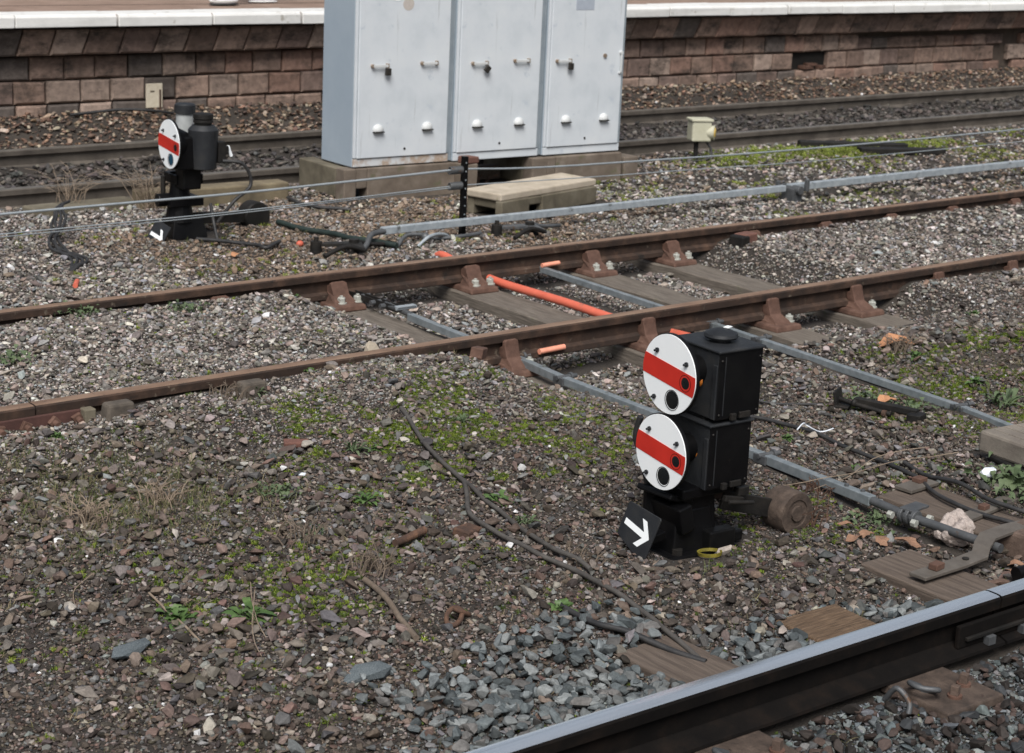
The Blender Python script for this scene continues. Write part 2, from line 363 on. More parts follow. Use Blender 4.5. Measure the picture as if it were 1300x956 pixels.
def chair_parts(parent, yc, side, mjaw, wide=.12, inner_bolts=2, shape='rusty', key=True):
    """two-bolt cast chair; side=+1 when the outer side of the track is +y"""
    c = thing.__call__ if False else None
    base = MB()
    base.box((0, yc, -.168), (.2, .38, .032), taper=.95)
    base.box((0, yc, -.15), (.12, .16, .02))
    ch = base.build('rail_chair', mjaw, parent, bevel=.008, seg=2)
    for s in (1, -1):
        j = MB(); outer = (s == side); w = .1 if outer else wide; top = -.028 if outer else -.047
        # jaw profile in the y-z plane, swept along x with a waist
        yb = .145 if outer else .135
        prof = [(.034, -.155), (yb, -.155), (yb - .012, -.14), (.078 if outer else .085, -.112), (.06, -.06), (.055, top), (.038, top), (.036, -.06), (.014, -.07), (.014, -.1), (.034, -.12)]
        n = len(prof); vs = []
        for q, fl in ((-1, 1), (-.7, 1), (.7, 1), (1, 1)):
            for (u, z) in prof:
                flare = 1.2 - .35 * ss(-.155, -.12, z).item()
                vs.append((q * w/2 * flare, yc + s*u, z if not (abs(q) == 1 and z > -.06) else z - .008))
        fs = [tuple(range(n)), tuple(3*n + k for k in range(n))[::-1]]
        for i in range(3):
            for k in range(n): fs.append((i*n+k, i*n+(k+1) % n, (i+1)*n+(k+1) % n, (i+1)*n+k))
        j.add(vs, fs); j.build('jaw', mjaw, ch, bevel=.004, seg=2)
        for bx in ((-.02, .085) if not outer else (.072,)):
            z0 = -.155; yy = yc + s * (.115 if not outer else .11)
            bb = MB().cyl((bx, yy, z0), (bx, yy, z0 + .01), .03, 18)
            bb.lathe((bx, yy, z0 + .008), (0, 0, 1), [(0, .023), (.026, .023), (.03, .017)], 6)
            bb.cyl((bx, yy, z0 + .036), (bx, yy, z0 + .046), .01, 10)
            bb.build('chair_bolt', M_bolt, ch, bevel=.0015)
    return ch
sx_list = [(2.6, 2.62), (3.34, 3.36), (3.97, 3.98), (4.7, 4.72), (5.43, 5.45), (6.33, 6.36), (7.25, 7.28), (7.945, 7.955), (8.68, 8.69), (9.4, 9.4), (10.08, 10.08), (10.76, 10.76), (11.5, 11.5), (12.2, 12.2), (12.9, 12.9), (13.6, 13.6), (14.3, 14.3), (15.0, 15.0), (15.7, 15.7)]
sl_lab = {4: 'mostly buried sleeper under the linked rod at the left of the cleared ballast', 5: 'bare timber sleeper lying right beside the orange pipe', 6: 'bare timber sleeper between the orange pipe and the last clear one, beside the upper rod',
          7: 'rightmost bare timber sleeper between the rusty rails'}
for i, (xn, xf) in enumerate(sx_list):
    xm = (xn + xf) / 2
    if i in sl_lab: lab = sl_lab[i]
    else: lab = 'timber siding sleeper buried in ballast with only its rusty chairs showing'
    t = thing('sleeper', (xm, 0, 0), lab, 'sleeper', group='timber sleepers of the rusty siding')
    t.rotation_euler.z = math.atan2(xn - xf, 1.505)
    b = MB()
    ys = np.linspace(-.53, 2.03, 15); vs = []; fs = []
    for k, yy in enumerate(ys):
        w = .126 + .004*math.sin(k*1.7+i); zt = -.183 - .003*math.sin(k*2.3+i)
        for (u, z) in ((-w, -.31), (w, -.31), (w, zt-.006), (w-.007, zt), (0, zt-.001), (-w+.007, zt), (-w, zt-.006)): vs.append((u, yy, z))
    n = 7
    for k in range(14):
        for q in range(n): fs.append((k*n+q, k*n+(q+1) % n, (k+1)*n+(q+1) % n, (k+1)*n+q))
    fs += [tuple(range(n)), tuple(14*n+q for q in range(n))[::-1]]
    b.add(vs, fs); b.build('timber', M_wood, t)
    dirty = i in (1, 2)
    if i <= 2:
        ch = chair_parts(t, 0, -1, M_dirtychair, .18)
        tp = MB().box((0, -.095, -.085), (.15, .085, .14), taper=.78); tp.build('jaw_cover', M_dirtychair, ch, bevel=.012, label='dirt caked block standing against the near rail' )
    else: chair_parts(t, 0, -1, M_chair)
    chair_parts(t, 1.505, 1, M_chair)

# ------------------------------------------------------------------ rods
def rod(name, pts, w, label, cat, mt=M_galvnear, joints=(), h=None, z=0):
    """square section rod as parts of one linkage"""
    t = thing(name, pts[0], label, cat); O = Vector(pts[0])
    for i in range(len(pts) - 1):
        a, c = Vector(pts[i]) - O, Vector(pts[i+1]) - O; d = (c - a); L = d.length; d.normalize()
        gap = .018 if i > 0 else 0; gap2 = .018 if i < len(pts)-2 else 0
        q = d.to_track_quat('X', 'Z').to_matrix().to_4x4()
        b = MB(); b.T = Matrix.Translation(a) @ q; b.box((L/2 + (gap-gap2)/2, 0, 0), (L - gap - gap2, w, h or w))
        b.build('rod_bar', mt, t, bevel=.003)
        if i > 0:
            j = MB(); j.T = Matrix.Translation(a) @ q
            j.box((0, w/2 + .006, -.002), (.075, .009, (h or w)*.95)); j.box((0, -w/2 - .006, -.002), (.075, .009, (h or w)*.95))
            jo = j.build('knuckle_plate', M_galvdark, t, bevel=.002)
            k = MB(); k.T = Matrix.Translation(a) @ q; k.cyl((0, -w/2-.018, .012), (0, w/2+.06, .012), .011, 12); k.cyl((0, w/2+.02, .012), (0, w/2+.032, .012), .019, 12)
            k.build('pin', M_galvdark, jo, smooth=40)
    return t
rod('point_rod', [(6.93, 1.62, -.13), (6.83, -.02, -.13), (6.775, -.42, -.12), (6.67, -1.76, -.12), (6.52, -2.6, -.125)], .034,
    'galvanised square rod passing the black upper signal box towards the concrete lid', 'rod')
rt = rod('point_rod', [(5.56, .93, -.14), (5.5, -.02, -.14), (5.43, -.45, -.13), (5.35, -1.8, -.12), (5.28, -2.42, -.105)], .038,
    'galvanised square rod passing behind the lower signal disc and ending in a clamp', 'rod')
def rel(o, p): return Vector(p) - o.location
b = MB().tube([rel(rt, p) for p in ((5.285, -2.38, -.105), (5.26, -2.6, -.105), (5.26, -3.02, -.1))], .017, 14); b.build('round_bar', M_galvdark, rt, smooth=50)
b = MB()
for s in (0, .028, .056): b.cyl(rel(rt, (5.262, -2.575-s, -.105)), rel(rt, (5.262, -2.592-s, -.105)), .031, 20)
b.box(rel(rt, (5.30, -2.6, -.08)), (.11, .06, .01), rz=5)
cl = b.build('clamp', M_galvdark, rt, bevel=.003)
for dx in (-.045, .045):
    for sy in (-2.55, -2.66): MB().lathe(rel(rt, (5.262+dx, sy, -.105)), (0, -1, 0), [(0, .015), (.02, .015)], 6).build('clamp_bolt', M_bolt, cl, bevel=.001)
for yy in (-2.28, -2.36): MB().cyl(rel(rt, (5.293, yy, -.09)), rel(rt, (5.293, yy, -.08)), .009, 12).build('rivet', M_galvdark, rt)
# black turnbuckle at the far end of the linked rod
t = thing('rod_joint', (5.58, 1.2, -.13), 'black forked link with bolts under the rail, at the head of the left rod', 'rod link')
b = MB()
for s in (-.02, .02): b.box((s, .1, 0), (.01, .5, .035), rz=2)
b.build('fork', M_blackdull, t, bevel=.003)
MB().tube([(0, -.02, .002), (-.01, -.15, .003), (-.015, -.28, 0)], .016, 12).build('threaded_bar', M_galvdark, t, smooth=50)
b = MB().cyl((-.06, -.2, .02), (.07, -.2, .02), .01, 10); b.box((-.0, -.2, .03), (.12, .03, .008)); b.build('cross_pin', M_galv, t, bevel=.002)
for yy in (.2, .05, -.04): MB().cyl((-.05, yy, .0), (.05, yy, .0), .014, 8).build('bolt', M_galvdark, t)

# orange pipe
path = smooth_path([(6.55, 2.06, -.17), (6.545, 1.98, -.1), (6.54, 1.8, -.115), (6.52, 1.42, -.145), (6.51, .8, -.14), (6.52, .3, -.15), (6.53, -.15, -.13), (6.45, -.45, -.12), (6.3, -.62, -.15), (6.2, -.7, -.2)], 6)
tag(MB().tube(path, .024, 14).build('orange_pipe', M_orange, smooth=60), 'bright orange plastic pipe passing under both rusty rails', 'pipe')
tag(MB().cyl((6.90, 1.455, -.1), (7.03, 1.453, -.096), .013, 12).build('plastic_sleeve', M_orangepale, smooth=40), 'faded orange tube end against the rusty rail near the cabinets', 'tube')
tag(MB().cyl((5.62, -.052, -.112), (5.78, -.05, -.108), .014, 12).build('plastic_sleeve', M_orangepale, smooth=40), 'faded pink orange tube end under the near rusty rail', 'tube')

# long galvanised operating pipe beyond the siding
t = thing('operating_pipe', (6.4, 2.40, -.03), 'long pale galvanised square pipe running beside the second rusty rail', 'pipe')
MB().box((1.83, .025, .01), (3.62, .045, .045), rz=.4).build('pipe_length', M_galv, t, bevel=.004)
MB().box((13.7, .045, .01), (20, .055, .05), rz=.0).build('pipe_length', M_galv, t, bevel=.004)
MB().tube(smooth_path([(.03, 0, .01), (-.08, -.02, .0), (-.16, -.08, -.05), (-.24, -.1, -.1)], 4), .018, 10).build('cranked_end', M_galvdark, t, smooth=50)
b = MB(); b.box((3.72, .03, -.06), (.1, .12, .14)); b.cyl((3.72, -.06, -.0), (3.72, .12, -.0), .032, 16); b.box((3.80, -.04, .03), (.03, .03, .09)); b.box((3.62, .08, .02), (.03, .03, .08))
b.build('roller_stand', M_galvdark, t, bevel=.004)
MB().box((3.72, .0, -.13), (.42, .24, .07)).build('roller_base', M_conc, t, bevel=.01, jitter=.01)
for px in (8.5, 13.2): 
    b = MB().box((px, .03, -.07), (.1, .12, .14)); b.build('roller_stand', M_galvdark, t, bevel=.004)

# cranks between the pipe and the rail
def crank(loc, rz, label, extra):
    t = thing('crank', (loc[0], loc[1], Hs(*loc) + .02), label, 'crank', rz=rz)
    b = MB().prism([(-.05, -.03), (.02, -.045), (.22, -.02), (.24, 0), (.22, .02), (.03, .03), (0, .2), (-.03, .2)], (0, 0, .03), (1, 0, 0), (0, 1, 0), .02)
    b.build('crank_arm', M_galvdark if extra else M_blackdull, t, bevel=.003)
    MB().lathe((0, 0, -.03), (0, 0, 1), [(0, .055), (.03, .055), (.034, .042), (.075, .042), (.08, .03), (.1, .03)], 20).build('pivot', M_blackdull, t, smooth=35)
    b = MB().lathe((.23, 0, -.01), (0, 0, 1), [(0, .035), (.07, .035)], 16); b.cyl((.23, 0, .06), (.23, 0, .085), .015, 8); b.build('pin', M_blackdull, t, smooth=35)
    MB().tube(smooth_path([(-.02, .19, .04), (.1, .22, .07), (.24, .3, .03)], 4), .014, 8).build('link', M_blackdull, t, smooth=50)
    MB().tube(smooth_path([(0, -.02, .06), (-.1, -.05, .03), (-.2, -.08, .02), (-.3, -.18, 0)], 4), .013, 8).build('link', M_galvdark if extra else M_blackdull, t, smooth=50)
    MB().box((.02, -.02, -.04), (.34, .13, .03), rz=8).build('base_plate', M_blackdull, t, bevel=.004)
    return t
crank((6.16, 2.33), 158, 'black crank with round pivot beside the cranked end of the pipe', False)
crank((7.47, 2.26), 165, 'grey and black crank at the foot of the black post', True)
t = thing('linkage', (6.62, 2.30, -.1), 'grey knotted linkage between the two cranks behind the rail', 'linkage')
MB().tube(smooth_path([(-.16, .0, .0), (-.06, .05, .05), (.05, .02, .05), (.16, .05, .01), (.34, .0, .02), (.5, .02, .02)], 4), .013, 8).build('link', M_galvdark, t, smooth=50)
MB().tube(smooth_path([(-.05, -.06, 0), (.05, -.04, .05), (.2, .03, .04), (.3, .08, .0)], 4), .011, 8).build('link', M_galv, t, smooth=50)
MB().ball((.05, 0, .04), .028, 2).build('knuckle', M_galvdark, t, smooth=50)

# post with spring insulators and the signal wires
PX, PY = 7.11, 2.5
t = thing('wire_post', (PX, PY, Hs(PX, PY)), 'black drilled iron post carrying two springs before the middle cabinet', 'post')
zb = Hs(PX, PY)
b = MB().box((0, 0, .22), (.034, .034, .58)); b.build('post_bar', M_black, t, bevel=.002)
for k in range(7): MB().cyl((.0, -.017, .47 - k*.055), (.0, -.0195, .47 - k*.055), .005, 10).build('hole', M_wire, t)
for zz in (.30 - zb, .2 - zb):
    coil = []
    for k in range(0, 91): 
        a = k * 2*math.pi/10; coil.append((-.02 - k*.0011, .022*math.cos(a), zz + .022*math.sin(a)))
    MB().tube(coil, .004, 6).build('spring', M_galvdark, t, smooth=60)
def wire(pts, r, label):
    tag(MB().tube(smooth_path(pts, 8), r, 8).build('signal_wire', M_wire, smooth=60), label, 'wire')
wire([(-3, 2.5, .21), (3.9, 2.5, .262), (5.5, 2.5, .27), (7.0, 2.5, .302)], .0075, 'thick bright wire left of the post, uppermost of those crossing the far signal')
wire([(7.12, 2.5, .302), (8.4, 2.5, .262), (13.0, 2.6, .235), (30, 3.0, .3)], .0065, 'upper bright wire running right from the black post past the cream lamp')
wire([(-3, 2.5, .12), (3.9, 2.5, .155), (5.5, 2.5, .165), (7.0, 2.5, .2)], .0035, 'thin wire left of the post, middle of the three')
wire([(-3, 2.53, .10), (3.9, 2.52, .135), (5.5, 2.52, .148), (7.02, 2.5, .19)], .0035, 'thin wire left of the post, lowest of the three')
wire([(7.12, 2.5, .2), (8.9, 2.5, .17), (13.0, 2.6, .13), (30, 3.0, .15)], .0035, 'lower thin wire right of the post, touching the fallen concrete beam')

# ------------------------------------------------------------------ twin disc signal
def disc(parent, c, r, roll, lens2=M_glassdk, name='signal_disc'):
    """disc in the local y-z plane facing -x. u runs to the viewer's right (-y)"""
    U = Vector((0, -math.cos(R(roll)), -math.sin(R(roll)))); V = Vector((0, -math.sin(R(roll)), math.cos(R(roll))))
    c = Vector(c); N = Vector((-1, 0, 0))
    if U.cross(V).dot(N) < 0: pass
    d = MB().prism(circle(r, 64), c, U, V, .004 if U.cross(V).x < 0 else -.004)
    dk = d.build(name, M_white, parent, smooth=40)
    sgn = 1 if U.cross(V).x < 0 else -1
    MB().prism(circle(r + .0035, 64), c + Vector((.0005, 0, 0)), U, V, -.012 * sgn).build('disc_rim', M_black, dk, smooth=40)
    hb = r * .26; band = []
    n = 14
    for k in range(n + 1):
        a = math.asin(hb / r) * (2*k/n - 1); band.append((r*math.cos(a)*.997, r*math.sin(a)*.997))
    for k in range(n + 1):
        a = math.pi + math.asin(hb / r) * (2*k/n - 1); band.append((r*math.cos(a)*.997, r*math.sin(a)*.997))
    MB().prism(band, c + N*.004, U, V, .0012 * sgn).build('red_band', M_red, dk)
    for (u, v, q, lm) in ((.64, -.0, .2, M_glassdk), (.25, -.59, .25, lens2)):
        p = c + N*.0055 + U*(u*r) + V*(v*r)
        rim = MB().lathe(p + Vector((.006, 0, 0)), N, [(0, q*r + .0015), (.0065, q*r + .0015), (.0065, q*r), (.004, q*r)], 32, cap=False).build('lens_rim', M_black, dk, smooth=40)
        MB().lathe(p + Vector((.004, 0, 0)), N, [(0, q*r), (.002, q*r), (.004, q*r*.7), (.005, q*r*.3)], 32).build('lens', lm, rim, smooth=50)
    for (u, v) in ((-.54, .45), (.59, .48), (-.4, -.74)):
        p = c + N*.004 + U*(u*r) + V*(v*r)
        bb = MB().cyl(p, p + N*.006, r*.062, 12); bb.cyl(p, p + N*.016, r*.03, 10); bb.build('disc_bolt', M_charcoal, dk, smooth=40)
    return dk
def lamp_box(parent, x0, x1, y0, y1, z0, z1, name='lamp_box', shrink=.0):
    b = MB()
    w = .03
    vs = [(x0+.0, y0+.0, z0), (x1, y0, z0), (x1, y1, z0), (x0, y1, z0), (x0, y0, z1), (x1, y0, z1), (x1, y1, z1), (x0, y1, z1)]
    b.add(vs, [(0, 3, 2, 1), (4, 5, 6, 7), (0, 1, 5, 4), (1, 2, 6, 5), (2, 3, 7, 6), (3, 0, 4, 7)])
    b.m[-1] = 1  # -x face takes the lighter charcoal, light on that side painted in
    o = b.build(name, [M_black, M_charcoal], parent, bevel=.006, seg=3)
    # folded lid lip and door edge
    MB().box(((x0+x1)/2, (y0+y1)/2, z1 + .003), (x1-x0+.014, y1-y0+.014, .01)).build('lid', M_charcoal, o, bevel=.004)
    MB().box((x0 - .004, y0 + .012, (z0+z1)/2 - .02), (.006, .02, (z1-z0)*.8)).build('door_edge', M_charcoal, o, bevel=.002)
    MB().box((x0+.13, y0 - .006, z0 + .012), (.05, .01, .022)).build('hasp', M_blackdull, o, bevel=.002)
    MB().box((x0+.075, y0 - .008, z0 + .01), (.022, .014, .024)).build('hasp', M_blackdull, o, bevel=.002)
    for (rx_, rz2) in ((.015, .02), (x1-x0-.015, .02), (.015, z1-z0-.03), (x1-x0-.015, z1-z0-.03)):
        MB().lathe((x0+rx_, y0, z0+rz2), (0, -1, 0), [(0, .005), (.002, .0045), (.004, .002)], 10).build('rivet', M_blackdull, o, smooth=50)
    MB().box((x0+.03, y0-.0015, (z0+z1)/2), (.003, .003, (z1-z0)*.86)).build('seam', M_charcoal, o)
    return o
SX, SY, SZ = 4.45, -2.2, -.215
t = thing('disc_signal', (SX, SY, SZ), 'twin stacked white signal discs with red bands on black boxes, in the foreground', 'signal', rz=-4, rx=0)
def L(x, y, z): return (x - SX, y - SY, z - SZ)
disc(t, L(4.345, -2.247, .478), .14, 7)
disc(t, L(4.335, -2.241, .196), .134, 7)
for (cc, rr) in ((L(4.35, -2.235, .478), .1), (L(4.34, -2.235, .196), .095)):
    MB().lathe(cc, (1, 0, 0), [(.008, rr*.6), (.05, rr*.6), (.145, rr*.5)], 32).build('lens_housing', M_black, t, smooth=40)
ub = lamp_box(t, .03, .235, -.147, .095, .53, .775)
MB().lathe((.135, -.03, .782), (0, 0, 1), [(0, .036), (.012, .036), (.014, .058), (.02, .062), (.03, .058), (.04, .035), (.045, .012)], 32).build('vent_cap', M_charcoal, ub, smooth=40)
MB().box((.165, -.03, .829), (.03, .02, .003), rz=20).build('cap_chip', M_white, ub)
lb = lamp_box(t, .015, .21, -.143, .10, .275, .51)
for (zc, bb) in ((.66, ub), (.40, lb)): MB().lathe((.016, -.06, zc), (-1, 0, 0), [(0, .024), (.006, .022), (.012, .014)], 20).build('side_lens', M_amber, bb, smooth=50)
MB().box((.1, -.02, .51), (.12, .12, .035)).build('neck', M_blackdull, t, bevel=.004)
# pedestal
b = MB(); b.box((.05, .0, .02), (.32, .26, .04)); b.box((.05, 0, .14), (.17, .17, .24), taper=.85); b.box((.06, -.01, .26), (.24, .2, .04)); b.box((.04, .08, .12), (.26, .02, .2), taper=.7)
b.build('pedestal', M_black, t, bevel=.008)
b = MB(); b.box((-.05, -.0, .235), (.12, .17, .022), ry=18, rz=6); b.box((-.04, -.02, .17), (.06, .2, .1), ry=-15); b.box((.02, 0, .1), (.2, .2, .18), taper=.8); b.cyl((-.06, .06, .1), (-.06, .06, .24), .03, 12)
b.build('bracket', M_black, t, bevel=.006)
for (bx, by) in ((.17, -.1), (-.06, -.1), (.17, .1), (-.06, .1)): MB().lathe((bx, by, .04), (0, 0, 1), [(0, .02), (.02, .02)], 6).build('foot_bolt', M_blackdull, t)
b = MB().box((.12, -.11, .06), (.12, .05, .1)); b.box((.2, -.1, .07), (.06, .04, .04)); b.build('foot_casting', M_black, t, bevel=.006)
# arrow plate
O = Vector((-.212, -.06, .145)); U = Vector((.0, -.94, -.22)).normalized(); V0 = Vector((.2, 0, 1)).normalized(); N = U.cross(V0).normalized(); V = N.cross(U)
sg = 1 if N.x < 0 else -1
w2, h2 = .085, .092
pl = MB().prism([(-w2, -h2+.036), (-w2+.006, -h2+.03), (w2-.006, -h2), (w2, -h2+.006), (w2, h2-.006), (w2-.006, h2), (-w2+.006, h2-.022), (-w2, h2-.028)], O, U, V, .006*sg).build('arrow_plate', M_charcoal, t, bevel=.0015)
arrow = [(-.068, .011), (.036, .011), (.006, .05), (.03, .05), (.068, .0), (.03, -.05), (.006, -.05), (.036, -.011), (-.068, -.011)]
MB().prism(arrow, O + N*sg*.0065, U, V, .0012*sg).build('arrow', M_white, pl)
MB().box((-.15, -.05, .1), (.11, .05, .03), ry=-10).build('plate_arm', M_black, t, bevel=.003)
# counterweight on its arms
p1 = Vector((.16, -.1, .20)); p2 = Vector((.43, -.13, .125))
for s in (.03, .12):
    d = (p2 - p1); q = d.to_track_quat('X', 'Z').to_matrix().to_4x4(); b = MB(); b.T = Matrix.Translation(p1 + Vector((0, s, 0))) @ q
    b.box((d.length/2, 0, 0), (d.length, .016, .07 if s < .1 else .035)); b.build('weight_arm', M_blackdull if s < .1 else M_weight, t, bevel=.003)
cw = MB().lathe(p2 + Vector((.015, .075, 0)), Vector((.02, -1, .02)), [(0, .074), (.008, .08), (.03, .082), (.1, .082), (.112, .077), (.113, .052), (.108, .05)], 40).build('counterweight', M_greasy, t, smooth=30)
MB().lathe(p2 + Vector((.017, -.034, .002)), Vector((.02, -1, .02)), [(0, .03), (.008, .028)], 20).build('weight_boss', M_greasy, cw, smooth=30)
b = MB().box((.2, -.13, .245), (.05, .02, .03)); b.box((.15, -.14, .225), (.09, .02, .02), ry=12); b.cyl((.12, -.15, .22), (.24, -.15, .2), .008, 8); b.box((.24, -.02, .23), (.02, .14, .06)); b.build('linkage', M_blackdull, t, bevel=.002)
MB().tube(smooth_path([(-.1, .1, .5), (-.1, .12, .42), (-.08, .1, .34), (-.05, .08, .2)], 4), .012, 8).build('conduit', M_rubber, t, smooth=50)
tag(MB().lathe((4.47, -2.37, Hs(4.47, -2.37) + .012), (0, .12, 1), [(0, .043), (.012, .045), (.012, .039), (.002, .038)], 32, cap=False).build('yellow_ring', M_yellow, smooth=40), 'small chipped yellow ring lying at the foot of the twin disc signal', 'ring')

# ------------------------------------------------------------------ single disc signal
QX, QY, QZ = 5.56, 3.36, -.13
t = thing('disc_signal', (QX, QY, QZ), 'single white signal disc with red band on a black post, left of the cabinets', 'signal', rz=-4)
def L2(x, y, z): return (x - QX, y - QY, z - QZ)
dq = disc(t, L2(5.385, 3.135, .47), .147, 6, lens2=M_bluelens)
MB().lathe(L2(5.395, 3.135, .47), (1, 0, 0), [(.008, .11), (.04, .1), (.1, .07)], 32).build('lens_housing', M_black, t, smooth=40)
b = MB(); b.box(L2(5.48, 3.12, .42), (.16, .14, .2)); b.box(L2(5.52, 3.16, .27), (.12, .12, .16)); b.cyl(L2(5.56, 3.29, .3), L2(5.56, 3.29, .5), .06, 20); b.build('signal_body', M_black, t, bevel=.01)
dc = L2(5.58, 3.08, .325)
db = MB().lathe(dc, (0, 0, 1), [(-.005, .075), (0, .08), (.2, .09), (.232, .091), (.238, .086), (.26, .066)], 32).build('lamp_drum', M_charcoal, t, smooth=35)
MB().lathe(Vector(dc) + Vector((0, 0, .26)), (0, 0, 1), [(0, .052), (.012, .052), (.016, .06), (.03, .06), (.034, .054), (.04, .061), (.065, .06), (.07, .048)], 28).build('drum_cap', M_blackdull, db, smooth=35)
gc = L2(5.56, 3.29, .5)
gb = MB().lathe(gc, (0, 0, 1), [(0, .055), (.13, .055)], 24).build('lamp_chimney', mat('dirty pale glass', [(.3, .32, .32), (.42, .44, .44)], 14, .5), t, smooth=35)
MB().lathe(Vector(gc) + Vector((0, 0, .13)), (0, 0, 1), [(0, .064), (.05, .064), (.058, .055)], 28).build('chimney_cap', M_charcoal, gb, smooth=35)
b = MB().box(L2(5.68, 3.05, .42), (.05, .05, .13)); b.box(L2(5.71, 3.05, .43), (.04, .03, .05)); b.build('hinge', M_blackdull, t, bevel=.003)
MB().box(L2(5.745, 3.06, .42), (.02, .02, .07), ry=-20).build('handle', M_white, t, bevel=.003)
b = MB(); b.box((-.02, -.09, .37), (.18, .18, .06)); b.lathe((-.05, -.1, .1), (0, 0, 1), [(0, .09), (.12, .07), (.25, .055), (.3, .07)], 20); b.box((-.04, -.1, .23), (.22, .18, .05)); b.box((-.02, -.08, .06), (.24, .22, .12), taper=.8); b.cyl((-.2, -.1, .24), (-.1, -.1, .24), .04, 16)
b.build('pedestal', M_black, t, bevel=.005)
MB().cyl((-.14, -.06, .24), (-.14, -.06, .38), .015, 10).build('push_rod', M_blackdull, t)
O = Vector((-.23, -.17, .03)); U = Vector((.1, -.94, -.15)).normalized(); V0 = Vector((.5, 0, 1)).normalized(); N = U.cross(V0).normalized(); V = N.cross(U); sg = 1 if N.x < 0 else -1
pl = MB().prism([(-.085, -.09), (.085, -.09), (.085, .09), (-.085, .09)], O, U, V, .006*sg).build('arrow_plate', M_charcoal, t, bevel=.0015)
MB().prism(arrow, O + N*sg*.0065, U, V, .0012*sg).build('arrow', M_white, pl)
pa, pb = Vector((.03, -.13, .12)), Vector((.5, .02, .07)); d = pb - pa; q = d.to_track_quat('X', 'Z').to_matrix().to_4x4(); b = MB(); b.T = Matrix.Translation(pa) @ q
b.box((d.length/2, 0, 0), (d.length, .02, .07)); b.build('weight_arm', M_blackdull, t, bevel=.003)
MB().lathe(pb + Vector((.02, .07, 0)), Vector((.12, -1, .02)), [(0, .088), (.01, .095), (.1, .095), (.112, .088)], 32).build('counterweight', M_blackdull, t, smooth=30)
MB().tube(smooth_path([L2(5.68, 3.02, .37), L2(5.8, 2.98, .35), L2(5.85, 2.98, .22), L2(5.72, 2.95, .13), L2(5.64, 3.0, .0)], 6), .011, 8).build('lamp_cable', M_rubber, t, smooth=60)
MB().tube(smooth_path([L2(5.64, 3.1, .1), L2(5.64, 3.05, -.02), L2(5.62, 2.95, -.12)], 4), .01, 8).build('lamp_cable', M_rubber, t, smooth=60)

# ------------------------------------------------------------------ cabinets
cabspec = [(7.18, 3.86, .80, 'left', 'left pale blue relay cabinet with a sticker and rust along its sill'),
           (8.015, 3.81, .765, 'mid', 'middle pale blue relay cabinet above the dark gap between the plinths'),
           (8.82, 3.765, .735, 'right', 'right pale blue relay cabinet with a grey patch and side latch')]
for k, (x0, y0, w, kind, lab) in enumerate(cabspec):
    t = thing('relay_cabinet', (x0, y0, .105), lab, 'cabinet', rz=-2.6, group='relay cabinets in a row')
    Hc = 1.62; D = .41
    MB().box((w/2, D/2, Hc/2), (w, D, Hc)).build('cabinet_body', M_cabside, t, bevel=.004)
    MB().box((w/2, -.006, .03), (w - .006, .018, .055)).build('sill', M_rustline if k == 0 else M_cab, t, bevel=.003)
    MB().box((w/2, -.012, Hc - .03), (w + .02, .03, .06)).build('top_rail', M_cab, t, bevel=.003)
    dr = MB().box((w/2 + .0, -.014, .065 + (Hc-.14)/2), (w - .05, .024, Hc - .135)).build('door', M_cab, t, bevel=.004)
    for xx in (.011, w - .011): MB().box((xx, -.008, Hc/2), (.02, .016, Hc - .13)).build('door_frame', M_cab if xx < .1 else M_cabgap, t, bevel=.002)
    if k < 2: MB().box((w + .018, .1, Hc/2), (.03, .2, Hc - .01)).build('filler_channel', M_cabgap, t, bevel=.002)
    zh = .70
    def handle(x, z, lock, style):
        h = MB(); h.cyl((x - .06, -.026, z), (x - .06, -.05, z), .013, 12)
        hh = h.build('handle', M_brass, dr, smooth=40)
        MB().box((x, -.048, z), (.12, .008, .018)).build('handle_bar', M_cabvent, hh, bevel=.002)
        MB().box((x + .06, -.036, z), (.016, .03, .03)).build('staple', M_brass, hh, bevel=.002)
        if lock:
            MB().box((x + .055, -.055, z - .04), (.044, .02, .05), ry=lock).build('padlock', M_padlock, hh, bevel=.005)
    handle(.19 if k < 2 else .14, zh, 3 if k != 1 else 40, 0)
    if k < 2: handle(w - .2, zh + .01, 0, 1)
    else:
        MB().cyl((w - .2, -.026, zh + .03), (w - .2, -.036, zh + .03), .016, 12).build('lock_boss', M_brass, dr, smooth=40)
        b = MB().cyl((w - .045, -.02, zh + .05), (w - .045, -.045, zh + .05), .014, 12); b.box((w - .045, -.04, zh - .03), (.014, .012, .13)); b.box((w - .045, -.03, zh - .1), (.03, .02, .014)); b.build('latch', M_cabvent, dr, bevel=.002)
    for xx in (.19, w - .2 if k < 2 else w - .18):
        v = MB()
        v.lathe((xx, -.026, .255), (0, -1, 0), [(0, .042), (.01, .041), (.022, .033), (.03, .017), (.032, .004)], 32)
        v.v = [(a_, b_2, max(c_2, .247)) for (a_, b_2, c_2) in v.v]
        vo = v.build('vent', M_cabvent, dr, smooth=50)
        MB().box((xx, -.04, .243), (.085, .028, .008)).build('vent_slot', M_void, vo, bevel=.002)
    MB().cyl((w*.52, -.026, .115), (w*.52, -.029, .115), .009, 12).build('keyhole', M_void, dr)
    if k == 0:
        MB().lathe((w*.52, -.0265, 1.12), (0, -1, 0), [(0, .045), (.001, .045)], 24).build('sticker_mark', mat('old sticker residue', [(.42, .38, .34), (.5, .46, .43)], 40, .8), dr)
        MB().prism(circle(.05, 20), (w*.41, -.0265, 1.19), (1, 0, 0), (0, 0, 1), .0015).build('sticker', M_white, dr)
        MB().prism(circle(.035, 20), (w*.57, -.0265, 1.20), (1, 0, 0), (0, 0, 1), .0015).build('sticker', M_orangepale, dr)
    if k == 2:
        MB().box((w*.44, -.0268, 1.15), (.17, .0016, .16)).build('patch', mat('grey blue patch', [(.33, .37, .43), (.38, .42, .48)], 30, .6), dr)
